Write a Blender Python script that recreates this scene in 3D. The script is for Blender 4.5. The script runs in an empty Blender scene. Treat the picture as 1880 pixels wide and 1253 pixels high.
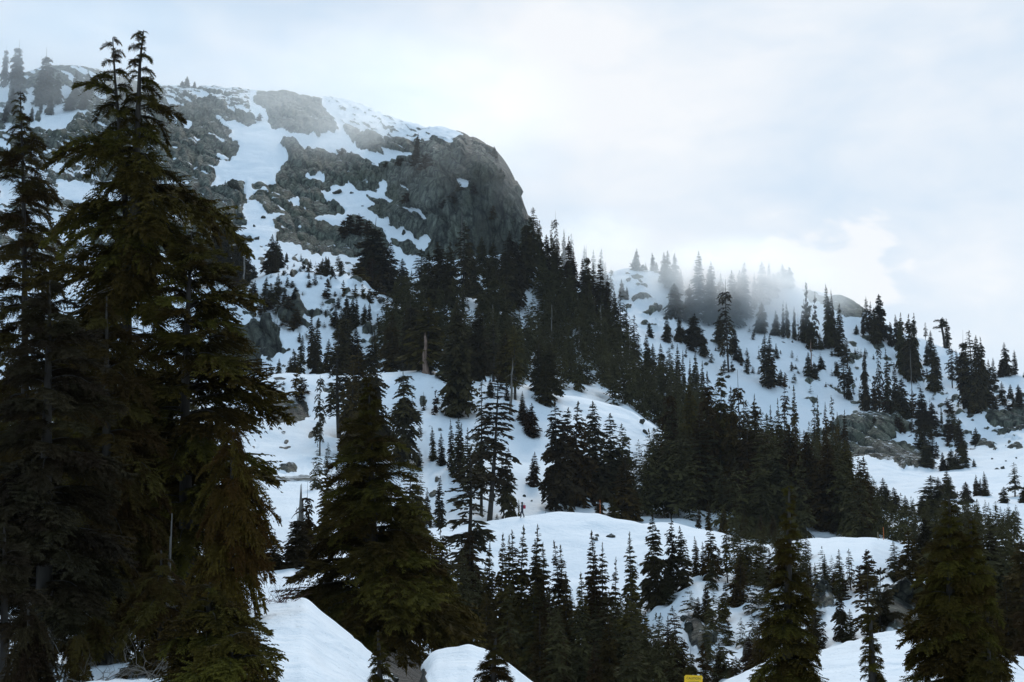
import bpy, math, random
import numpy as np
from mathutils import Vector

random.seed(7)
RNG = np.random.default_rng(11)
SC = bpy.context.scene
COL = SC.collection

# ------------------------------------------------------------------ camera
F_PX = 2611.0                        # focal length in photo pixels (50 mm on 36 mm, photo 1880 wide)
PITCH = math.radians(8.14)
cam_d = bpy.data.cameras.new('camera')
cam_d.sensor_width = 36.0
cam_d.lens = 50.0
cam_d.clip_start = 0.2
cam_d.clip_end = 9000
cam = bpy.data.objects.new('camera', cam_d)
COL.objects.link(cam)
cam.location = (0, 0, 0)
cam.rotation_euler = (math.pi / 2 + PITCH, 0, 0)
SC.camera = cam

CP, SP = math.cos(PITCH), math.sin(PITCH)


def P(px, py, D):
    """point of the place seen at photo pixel (px,py) that lies D metres ahead"""
    xc = (np.asarray(px, float) - 940.0) / F_PX
    yc = (626.5 - np.asarray(py, float)) / F_PX
    Y = CP - yc * SP
    Z = SP + yc * CP
    s = D / Y
    return np.stack([xc * s, np.broadcast_to(D, s.shape), Z * s], -1)


def direction(px, py):
    v = P(px, py, 1.0)
    return Vector(v).normalized()


# ------------------------------------------------------------------ sky, sun, exposure
SUN_DIR = direction(1250, 100)
SUN_AZ = math.atan2(SUN_DIR.x, SUN_DIR.y)
SUN_EL = math.radians(38)
world = bpy.data.worlds.new('World')
SC.world = world
world.use_nodes = True
wn, wl = world.node_tree.nodes, world.node_tree.links
wn.clear()


def N(nodes, typ, **kw):
    n = nodes.new(typ)
    for k, v in kw.items():
        setattr(n, k, v)
    return n


def wmath(op, a, b=None, c=None, clamp=False):
    n = N(wn, 'ShaderNodeMath', operation=op)
    n.use_clamp = clamp
    for i, v in enumerate((a, b, c)):
        if v is None:
            continue
        if isinstance(v, (int, float)):
            n.inputs[i].default_value = v
        else:
            wl.new(v, n.inputs[i])
    return n.outputs[0]


w_out = N(wn, 'ShaderNodeOutputWorld')
w_bg = N(wn, 'ShaderNodeBackground')
w_bg.inputs['Strength'].default_value = 0.1
wl.new(w_bg.outputs[0], w_out.inputs[0])
w_sky = N(wn, 'ShaderNodeTexSky', sky_type='NISHITA')
w_sky.sun_disc = False
w_sky.sun_elevation = SUN_EL
w_sky.sun_rotation = SUN_AZ
w_sky.altitude = 1200
w_tc = N(wn, 'ShaderNodeTexCoord')
w_dir = w_tc.outputs['Generated']


def glow(px, py, deg, amp):
    """a broad bank of brighter cloud in the sky towards one direction"""
    d = direction(px, py)
    n = N(wn, 'ShaderNodeVectorMath', operation='DOT_PRODUCT')
    wl.new(w_dir, n.inputs[0])
    n.inputs[1].default_value = d
    k = 1.0 / (1.0 - math.cos(math.radians(deg)))
    e = wmath('MULTIPLY', wmath('SUBTRACT', n.outputs['Value'], 1.0), k)
    return wmath('MULTIPLY', wmath('EXPONENT', e), amp)


w_n1 = N(wn, 'ShaderNodeTexNoise')
w_n1.inputs['Scale'].default_value = 5.0
w_n1.inputs['Detail'].default_value = 5.0
w_n1.inputs['Roughness'].default_value = 0.5
w_n1.inputs['Distortion'].default_value = 0.3
w_map = N(wn, 'ShaderNodeMapping')
w_map.inputs['Scale'].default_value = (1.0, 1.0, 2.2)
w_map.inputs['Location'].default_value = (0.35, 0.1, 0.2)
wl.new(w_dir, w_map.inputs[0])
wl.new(w_map.outputs[0], w_n1.inputs['Vector'])
noise = wmath('MULTIPLY', wmath('SUBTRACT', w_n1.outputs['Fac'], 0.5), 1.5)
w_n2 = N(wn, 'ShaderNodeTexNoise')
w_n2.inputs['Scale'].default_value = 17.0
w_n2.inputs['Detail'].default_value = 6.0
w_n2.inputs['Roughness'].default_value = 0.48
w_n2.inputs['Distortion'].default_value = 0.5
wl.new(w_map.outputs[0], w_n2.inputs['Vector'])
fine = wmath('SUBTRACT', w_n2.outputs['Fac'], 0.5)
cover = wmath('ADD', glow(1290, 230, 16.0, 0.55), glow(1330, 480, 4.0, 0.22))
cover = wmath('ADD', cover, glow(640, 240, 6.0, 0.05))
cover = wmath('ADD', cover, glow(1870, 610, 1.6, 0.22))
cover = wmath('ADD', cover, glow(1250, -900, 40, 0.22))
cover = wmath('ADD', cover, wmath('MULTIPLY', noise, 0.80))
cover = wmath('ADD', cover, wmath('MULTIPLY', fine, 0.42))
puff = wmath('ADD', wmath('ADD', glow(1565, 500, 2.1, 1.0), glow(1440, 500, 1.8, 0.6)), wmath('MULTIPLY', fine, 1.6))     # heaped cloud behind the ridge
w_pr = N(wn, 'ShaderNodeMapRange', interpolation_type='SMOOTHSTEP')
w_pr.inputs['From Min'].default_value = 0.36
w_pr.inputs['From Max'].default_value = 0.68
w_pr.inputs['To Max'].default_value = 0.36
wl.new(puff, w_pr.inputs['Value'])
cover = wmath('ADD', cover, w_pr.outputs[0])
cover = wmath('ADD', cover, 0.15, clamp=True)
w_mix = N(wn, 'ShaderNodeMix', data_type='RGBA')
w_mix.inputs['A'].default_value = (3.3, 5.35, 7.5, 1)       # grey-blue cloud away from the sun
w_mix.inputs['B'].default_value = (8.3, 8.5, 8.7, 1)      # white cloud in front of the sun
wl.new(cover, w_mix.inputs['Factor'])
w_mix2 = N(wn, 'ShaderNodeMix', data_type='RGBA')
w_mix2.inputs['Factor'].default_value = 0.92
wl.new(w_sky.outputs[0], w_mix2.inputs['A'])
wl.new(w_mix.outputs['Result'], w_mix2.inputs['B'])
wl.new(w_mix2.outputs['Result'], w_bg.inputs['Color'])

sun_d = bpy.data.lights.new('sun', 'SUN')
sun_d.energy = 1.25
sun_d.angle = math.radians(20)
sun_d.color = (1.0, 0.95, 0.88)
sun = bpy.data.objects.new('sun', sun_d)
COL.objects.link(sun)
sv = Vector((math.sin(SUN_AZ) * math.cos(SUN_EL), math.cos(SUN_AZ) * math.cos(SUN_EL), math.sin(SUN_EL)))
sun.rotation_euler = (-sv).to_track_quat('-Z', 'Y').to_euler()
sun.location = (0, 0, 300)

SC.view_settings.view_transform = 'Standard'
SC.view_settings.look = 'None'
SC.view_settings.exposure = 0.2
SC.view_settings.gamma = 1.0
SC.view_settings.use_curve_mapping = False
SC.render.engine = 'CYCLES'
SC.cycles.max_bounces = 8
SC.cycles.diffuse_bounces = 3
SC.cycles.volume_bounces = 4
SC.cycles.use_denoising = True

# ------------------------------------------------------------------ small helpers


def tag(o, label=None, cat=None, group=None, kind=None):
    if label: o['label'] = label
    if cat: o['category'] = cat
    if group: o['group'] = group
    if kind: o['kind'] = kind
    return o


def empty(name, loc, rz=0.0):
    o = bpy.data.objects.new(name, None)
    o.empty_display_size = 0.5
    COL.objects.link(o)
    o.location = loc
    o.rotation_euler = (0, 0, rz)
    return o


def link(name, mesh, parent=None, loc=None):
    o = bpy.data.objects.new(name, mesh)
    COL.objects.link(o)
    if parent is not None:
        o.parent = parent
    if loc is not None:
        o.location = loc
    return o


def mesh_np(name, verts, faces, mat=None, smooth=False, attrs=None):
    """verts (n,3), faces (m,k) all of one size k, or a list of such arrays"""
    if not isinstance(faces, (list, tuple)):
        faces = [faces]
    me = bpy.data.meshes.new(name)
    verts = np.ascontiguousarray(verts, np.float32)
    me.vertices.add(len(verts))
    me.vertices.foreach_set('co', verts.ravel())
    loops = np.concatenate([f.ravel() for f in faces]).astype(np.int32)
    sizes = np.concatenate([np.full(len(f), f.shape[1], np.int32) for f in faces])
    starts = np.concatenate([[0], np.cumsum(sizes)[:-1]]).astype(np.int32)
    me.loops.add(len(loops))
    me.loops.foreach_set('vertex_index', loops)
    me.polygons.add(len(sizes))
    me.polygons.foreach_set('loop_start', starts)
    me.polygons.foreach_set('loop_total', sizes)
    if smooth:
        me.polygons.foreach_set('use_smooth', np.ones(len(sizes), bool))
    me.update(calc_edges=True)
    for k, v in (attrs or {}).items():
        a = me.attributes.new(k, 'FLOAT', 'POINT')
        a.data.foreach_set('value', np.ascontiguousarray(v, np.float32))
    if mat:
        me.materials.append(mat)
    return me


def hash2(ix, iy, seed):
    n = (ix.astype(np.int64) * 374761393 + iy.astype(np.int64) * 668265263 + seed * 974634777) & 0x7fffffff
    n = ((n ^ (n >> 13)) * 1274126177) & 0x7fffffff
    n = n ^ (n >> 16)
    return (n & 0xffff) / 65535.0


def vnoise(x, y, seed=0):
    ix, iy = np.floor(x), np.floor(y)
    fx, fy = x - ix, y - iy
    ix, iy = ix.astype(np.int64), iy.astype(np.int64)
    u, v = fx * fx * fx * (fx * (fx * 6 - 15) + 10), fy * fy * fy * (fy * (fy * 6 - 15) + 10)
    a, b = hash2(ix, iy, seed), hash2(ix + 1, iy, seed)
    c, d = hash2(ix, iy + 1, seed), hash2(ix + 1, iy + 1, seed)
    return (a * (1 - u) + b * u) * (1 - v) + (c * (1 - u) + d * u) * v - 0.5


def fbm(x, y, oct=4, seed=0, gain=0.5):
    r, a = 0, 1.0
    for i in range(oct):
        r = r + a * vnoise(x, y, seed + i * 17)
        x, y, a = x * 2.03 + 11.3, y * 2.03 + 5.7, a * gain
    return r


def worley(x, y, seed=0):
    ix, iy = np.floor(x).astype(np.int64), np.floor(y).astype(np.int64)
    f1 = np.full(x.shape, 9.0)
    f2 = np.full(x.shape, 9.0)
    idv = np.zeros(x.shape)
    for dx in (-1, 0, 1):
        for dy in (-1, 0, 1):
            cx, cy = ix + dx, iy + dy
            qx = cx + hash2(cx, cy, seed)
            qy = cy + hash2(cx, cy, seed + 5)
            d = np.hypot(qx - x, qy - y)
            near = d < f1
            f2 = np.where(near, f1, np.minimum(f2, d))
            idv = np.where(near, hash2(cx, cy, seed + 9), idv)
            f1 = np.where(near, d, f1)
    return f1, f2, idv


# ------------------------------------------------------------------ materials


def new_mat(name):
    m = bpy.data.materials.new(name)
    m.use_nodes = True
    nt = m.node_tree
    b = nt.nodes['Principled BSDF']
    return m, nt.nodes, nt.links, b


def mat_terrain():
    m, n, l, b = new_mat('snow_and_rock')
    b.inputs['Roughness'].default_value = 0.75
    b.inputs['Specular IOR Level'].default_value = 0.25
    geo = N(n, 'ShaderNodeNewGeometry')
    tc = N(n, 'ShaderNodeTexCoord')
    at = N(n, 'ShaderNodeAttribute', attribute_name='rock')
    sc = N(n, 'ShaderNodeAttribute', attribute_name='grain')      # texture scale that grows with the size of the face
    earth_and_shade = N(n, 'ShaderNodeAttribute', attribute_name='earth_and_shade')  # bare ground and low rock, plus painted shade on the cliff's right face

    def noise(scale, detail=4, rough=0.55, vec=None, dist=0.0):
        t = N(n, 'ShaderNodeTexNoise')
        t.inputs['Scale'].default_value = scale
        t.inputs['Detail'].default_value = detail
        t.inputs['Roughness'].default_value = rough
        t.inputs['Distortion'].default_value = dist
        l.new(vec or tc.outputs['Object'], t.inputs['Vector'])
        return t.outputs['Fac']

    def math_(op, a, bb=None, clamp=False):
        t = N(n, 'ShaderNodeMath', operation=op)
        t.use_clamp = clamp
        for i, v in enumerate((a, bb)):
            if v is None: continue
            if isinstance(v, (int, float)): t.inputs[i].default_value = v
            else: l.new(v, t.inputs[i])
        return t.outputs[0]

    def ramp(fac, stops):
        r = N(n, 'ShaderNodeValToRGB')
        els = r.color_ramp.elements
        while len(els) < len(stops): els.new(0.5)
        for e, (p, c) in zip(els, stops):
            e.position = p
            e.color = (*c, 1) if len(c) == 3 else c
        l.new(fac, r.inputs[0])
        return r.outputs[0]

    def mix(f, a, bb):
        t = N(n, 'ShaderNodeMix', data_type='RGBA')
        if isinstance(f, (int, float)): t.inputs['Factor'].default_value = f
        else: l.new(f, t.inputs['Factor'])
        for k, v in (('A', a), ('B', bb)):
            if isinstance(v, tuple): t.inputs[k].default_value = (*v, 1)
            else: l.new(v, t.inputs[k])
        return t.outputs['Result']

    # strata: stretched along a steep diagonal
    mp = N(n, 'ShaderNodeMapping')
    mp.inputs['Rotation'].default_value = (0, math.radians(-24), 0)
    mp.inputs['Scale'].default_value = (1.0, 1.0, 0.16)
    l.new(tc.outputs['Object'], mp.inputs['Vector'])
    streak = noise(0.85, 6, 0.64, mp.outputs[0], 0.5)
    patch = noise(0.07, 3)
    fine = noise(0.9, 5, 0.65)
    rock = ramp(streak, [(0.33, (0.026, 0.031, 0.029)), (0.44, (0.105, 0.116, 0.094)), (0.55, (0.200, 0.212, 0.162)), (0.68, (0.33, 0.34, 0.265))])
    rock = mix(math_('MULTIPLY', ramp(patch, [(0.45, (0, 0, 0)), (0.62, (1, 1, 1))]), 0.55), rock, (0.105, 0.108, 0.058))
    rock = mix(math_('MULTIPLY', ramp(fine, [(0.5, (0, 0, 0)), (0.7, (1, 1, 1))]), 0.45), rock, (0.026, 0.027, 0.024))
    rock = mix(earth_and_shade.outputs['Fac'], rock, mix(fine, (0.012, 0.010, 0.008), (0.05, 0.042, 0.032)))
    vor = N(n, 'ShaderNodeTexVoronoi', feature='DISTANCE_TO_EDGE')
    vor.inputs['Scale'].default_value = 0.30
    mpv = N(n, 'ShaderNodeMapping')
    mpv.inputs['Rotation'].default_value = (0, math.radians(-24), 0)
    mpv.inputs['Scale'].default_value = (1.0, 0.6, 0.30)
    wob = N(n, 'ShaderNodeMix', data_type='RGBA')
    wob.inputs['Factor'].default_value = 0.12
    nv = N(n, 'ShaderNodeTexNoise')
    nv.inputs['Scale'].default_value = 0.35
    nv.inputs['Detail'].default_value = 4
    l.new(tc.outputs['Object'], nv.inputs['Vector'])
    va = N(n, 'ShaderNodeVectorMath', operation='MULTIPLY_ADD')
    l.new(nv.outputs['Color'], va.inputs[0])
    va.inputs[1].default_value = (3.0, 3.0, 3.0)
    l.new(tc.outputs['Object'], va.inputs[2])
    l.new(va.outputs[0], mpv.inputs['Vector'])
    l.new(mpv.outputs[0], vor.inputs['Vector'])
    joint = ramp(vor.outputs['Distance'], [(0.0, (1, 1, 1)), (0.10, (0, 0, 0))])
    grit = noise(2.6, 5, 0.7)
    rock = mix(math_('MULTIPLY', ramp(grit, [(0.50, (0, 0, 0)), (0.62, (1, 1, 1))]), 0.5), rock, (0.032, 0.034, 0.030))
    rock = mix(math_('MULTIPLY', joint, 0.85), rock, (0.016, 0.017, 0.016))  # shade inside the cracks, painted into the rock colour
    # snow
    big = noise(0.05, 3)
    snow = mix(big, (0.80, 0.825, 0.85), (0.86, 0.875, 0.89))
    speck = ramp(noise(2.3, 2), [(0.66, (0, 0, 0)), (0.74, (1, 1, 1))])
    snow = mix(math_('MULTIPLY', speck, 0.12), snow, (0.45, 0.42, 0.36))
    litter = ramp(noise(16.0, 2, 0.5), [(0.70, (0, 0, 0)), (0.75, (1, 1, 1))])
    nd = N(n, 'ShaderNodeAttribute', attribute_name='needle')
    snow = mix(math_('MULTIPLY', nd.outputs['Fac'], math_('MULTIPLY', noise(3.0, 4, 0.6), 1.1)), snow, (0.16, 0.125, 0.085))
    snow = mix(math_('MULTIPLY', litter, 0.55), snow, (0.10, 0.075, 0.045))
    # snow lying on every ledge of the rock that faces up
    sep = N(n, 'ShaderNodeSeparateXYZ')
    l.new(geo.outputs['Normal'], sep.inputs[0])
    ledge = math_('ADD', sep.outputs['Z'], math_('MULTIPLY', math_('SUBTRACT', noise(0.45, 5, 0.6), 0.5), 0.55))
    dust = N(n, 'ShaderNodeAttribute', attribute_name='dust')
    ledge = math_('ADD', math_('ADD', ledge, -0.10), math_('MULTIPLY', dust.outputs['Fac'], 0.28))
    ledge = ramp(ledge, [(0.86, (0, 0, 0)), (0.91, (1, 1, 1))])
    ledge = math_('MULTIPLY', ledge, math_('SUBTRACT', 1.0, earth_and_shade.outputs['Fac']))
    edge = math_('ADD', at.outputs['Fac'], math_('MULTIPLY', math_('SUBTRACT', noise(0.7, 5, 0.65), 0.5), 0.55))
    edge = ramp(edge, [(0.46, (0, 0, 0)), (0.53, (1, 1, 1))])
    f = math_('MULTIPLY', edge, math_('SUBTRACT', 1.0, ledge), True)
    l.new(mix(f, snow, rock), b.inputs['Base Color'])
    bump = N(n, 'ShaderNodeBump')
    bump.inputs['Strength'].default_value = 0.8
    bump.inputs['Distance'].default_value = 0.5
    soft = math_('MULTIPLY', noise(2.2, 5, 0.6), 0.30)
    soft2 = math_('MULTIPLY', noise(0.22, 4, 0.55), 1.3)
    hgt = math_('ADD', math_('ADD', soft, soft2), math_('MULTIPLY', f, math_('SUBTRACT', math_('ADD', math_('MULTIPLY', streak, 6.0), math_('MULTIPLY', fine, 2.5)), math_('MULTIPLY', joint, 1.2))))
    l.new(hgt, bump.inputs['Height'])
    l.new(bump.outputs[0], b.inputs['Normal'])
    return m


def mat_foliage(name, dark, light, tipcol, tipamt=0.5, scale=0.5):
    m, n, l, b = new_mat(name)
    b.inputs['Roughness'].default_value = 0.9
    b.inputs['Specular IOR Level'].default_value = 0.04
    tc = N(n, 'ShaderNodeTexCoord')
    oi = N(n, 'ShaderNodeObjectInfo')
    geo = N(n, 'ShaderNodeNewGeometry')
    t = N(n, 'ShaderNodeTexNoise')
    t.inputs['Scale'].default_value = scale
    t.inputs['Detail'].default_value = 3
    l.new(geo.outputs['Position'], t.inputs['Vector'])
    r = N(n, 'ShaderNodeMapRange')
    r.inputs['From Min'].default_value = 0.35
    r.inputs['From Max'].default_value = 0.65
    l.new(t.outputs['Fac'], r.inputs['Value'])
    mx = N(n, 'ShaderNodeMix', data_type='RGBA')
    mx.inputs['A'].default_value = (*dark, 1)
    mx.inputs['B'].default_value = (*light, 1)
    l.new(r.outputs[0], mx.inputs['Factor'])
    at = N(n, 'ShaderNodeAttribute', attribute_name='tip')
    mm = N(n, 'ShaderNodeMath', operation='MULTIPLY')
    l.new(at.outputs['Fac'], mm.inputs[0])
    mm.inputs[1].default_value = tipamt
    m2 = N(n, 'ShaderNodeMix', data_type='RGBA')
    l.new(mm.outputs[0], m2.inputs['Factor'])
    l.new(mx.outputs['Result'], m2.inputs['A'])
    m2.inputs['B'].default_value = (*tipcol, 1)
    hsv = N(n, 'ShaderNodeHueSaturation')
    mr = N(n, 'ShaderNodeMapRange')
    mr.inputs['To Min'].default_value = 0.7
    mr.inputs['To Max'].default_value = 1.35
    l.new(oi.outputs['Random'], mr.inputs['Value'])
    l.new(mr.outputs[0], hsv.inputs['Value'])
    mr2 = N(n, 'ShaderNodeMapRange')
    mr2.inputs['To Min'].default_value = 0.475
    mr2.inputs['To Max'].default_value = 0.52
    l.new(oi.outputs['Random'], mr2.inputs['Value'])
    l.new(mr2.outputs[0], hsv.inputs['Hue'])
    l.new(m2.outputs['Result'], hsv.inputs['Color'])
    l.new(hsv.outputs[0], b.inputs['Base Color'])
    return m


def mat_plain(name, c1, c2, scale=6.0, rough=0.8, stretch=(1, 1, 1), bump=0.3):
    m, n, l, b = new_mat(name)
    b.inputs['Roughness'].default_value = rough
    b.inputs['Specular IOR Level'].default_value = 0.2
    tc = N(n, 'ShaderNodeTexCoord')
    mp = N(n, 'ShaderNodeMapping')
    mp.inputs['Scale'].default_value = stretch
    l.new(tc.outputs['Object'], mp.inputs[0])
    t = N(n, 'ShaderNodeTexNoise')
    t.inputs['Scale'].default_value = scale
    t.inputs['Detail'].default_value = 5
    t.inputs['Roughness'].default_value = 0.6
    l.new(mp.outputs[0], t.inputs['Vector'])
    r = N(n, 'ShaderNodeValToRGB')
    r.color_ramp.elements[0].position = 0.3
    r.color_ramp.elements[0].color = (*c1, 1)
    r.color_ramp.elements[1].position = 0.7
    r.color_ramp.elements[1].color = (*c2, 1)
    l.new(t.outputs['Fac'], r.inputs[0])
    l.new(r.outputs[0], b.inputs['Base Color'])
    if bump:
        bp = N(n, 'ShaderNodeBump')
        bp.inputs['Strength'].default_value = bump
        bp.inputs['Distance'].default_value = 0.1
        l.new(t.outputs['Fac'], bp.inputs['Height'])
        l.new(bp.outputs[0], b.inputs['Normal'])
    return m


M_TERRAIN = mat_terrain()
M_FIR = mat_foliage('needles_dark_fir', (0.020, 0.017, 0.009), (0.050, 0.039, 0.016), (0.074, 0.056, 0.023), 0.45, 0.25)
M_OLIVE = mat_foliage('needles_olive', (0.024, 0.017, 0.006), (0.060, 0.040, 0.011), (0.084, 0.055, 0.014), 0.5, 0.3)
M_HEMLOCK = mat_foliage('needles_hemlock', (0.015, 0.013, 0.005), (0.046, 0.035, 0.008), (0.105, 0.075, 0.013), 0.6, 0.6)
M_GREYFIR = mat_foliage('needles_grey_fir', (0.014, 0.010, 0.005), (0.034, 0.023, 0.009), (0.088, 0.070, 0.040), 0.34, 0.7)
M_GOLD = mat_foliage('needles_golden_cedar', (0.030, 0.019, 0.005), (0.066, 0.038, 0.008), (0.095, 0.056, 0.011), 0.5, 0.8)
M_RUST = mat_foliage('needles_rusty', (0.024, 0.015, 0.008), (0.056, 0.033, 0.013), (0.072, 0.044, 0.017), 0.5, 0.5)
M_DARKBROWN = mat_foliage('needles_dark_brown', (0.012, 0.009, 0.005), (0.028, 0.018, 0.009), (0.045, 0.030, 0.014), 0.5, 0.8)
M_BARK = mat_plain('bark', (0.020, 0.016, 0.013), (0.075, 0.062, 0.050), 5.0, 0.9, (1, 1, 0.2))
M_DEADWOOD = mat_plain('dead_wood', (0.07, 0.06, 0.05), (0.25, 0.22, 0.19), 6.0, 0.85, (1, 1, 0.12))
M_REDWOOD = mat_plain('torn_red_wood', (0.10, 0.055, 0.04), (0.36, 0.24, 0.18), 5.0, 0.85, (1, 1, 0.15))


def mat_stone():
    m, n, l, b = new_mat('boulder_stone')
    b.inputs['Roughness'].default_value = 0.85
    b.inputs['Specular IOR Level'].default_value = 0.2
    tc = N(n, 'ShaderNodeTexCoord')
    geo = N(n, 'ShaderNodeNewGeometry')

    def noise(s, d):
        t = N(n, 'ShaderNodeTexNoise')
        t.inputs['Scale'].default_value = s
        t.inputs['Detail'].default_value = d
        t.inputs['Roughness'].default_value = 0.68
        l.new(tc.outputs['Object'], t.inputs['Vector'])
        return t.outputs['Fac']

    def ramp(f, stops):
        r = N(n, 'ShaderNodeValToRGB')
        while len(r.color_ramp.elements) < len(stops): r.color_ramp.elements.new(0.5)
        for e, (q, c) in zip(r.color_ramp.elements, stops):
            e.position = q
            e.color = (*c, 1)
        l.new(f, r.inputs[0])
        return r.outputs[0]

    def mix(f, a, c):
        t = N(n, 'ShaderNodeMix', data_type='RGBA')
        l.new(f, t.inputs['Factor'])
        for k, v in (('A', a), ('B', c)):
            if isinstance(v, tuple): t.inputs[k].default_value = (*v, 1)
            else: l.new(v, t.inputs[k])
        return t.outputs['Result']
    col = ramp(noise(1.6, 6), [(0.32, (0.012, 0.012, 0.010)), (0.47, (0.045, 0.044, 0.034)), (0.58, (0.085, 0.080, 0.058)), (0.72, (0.15, 0.14, 0.105))])
    v = N(n, 'ShaderNodeTexVoronoi', feature='DISTANCE_TO_EDGE')
    v.inputs['Scale'].default_value = 0.9
    l.new(tc.outputs['Object'], v.inputs['Vector'])
    col = mix(ramp(v.outputs['Distance'], [(0.0, (0.85, 0.85, 0.85)), (0.06, (0, 0, 0))]), col, (0.012, 0.012, 0.011))
    s = N(n, 'ShaderNodeSeparateXYZ')
    l.new(geo.outputs['Normal'], s.inputs[0])
    a = N(n, 'ShaderNodeMath', operation='MULTIPLY_ADD')
    l.new(noise(1.1, 5), a.inputs[0])
    a.inputs[1].default_value = 0.7
    l.new(s.outputs['Z'], a.inputs[2])
    a2 = N(n, 'ShaderNodeMath', operation='MULTIPLY')
    l.new(a.outputs[0], a2.inputs[0])
    a2.inputs[1].default_value = 0.5
    col = mix(ramp(a2.outputs[0], [(0.0, (0, 0, 0)), (0.60, (0, 0, 0)), (0.64, (1, 1, 1))]), col, (0.82, 0.84, 0.86))
    l.new(col, b.inputs['Base Color'])
    bp = N(n, 'ShaderNodeBump')
    bp.inputs['Strength'].default_value = 0.9
    bp.inputs['Distance'].default_value = 0.4
    l.new(noise(2.2, 6), bp.inputs['Height'])
    l.new(bp.outputs[0], b.inputs['Normal'])
    return m


M_STONE = mat_stone()
M_TWIG = mat_plain('bare_twig', (0.035, 0.018, 0.018), (0.11, 0.05, 0.05), 8.0)
# ------------------------------------------------------------------ terrain
# The hillside is one sheet.  Each entry is a fold line of the ground, near to far: where its crest or dip
# stands as seen along every bearing (photo pixel, height pixel, distance in metres).


def curve(ys, ds):
    return ys, ds


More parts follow.
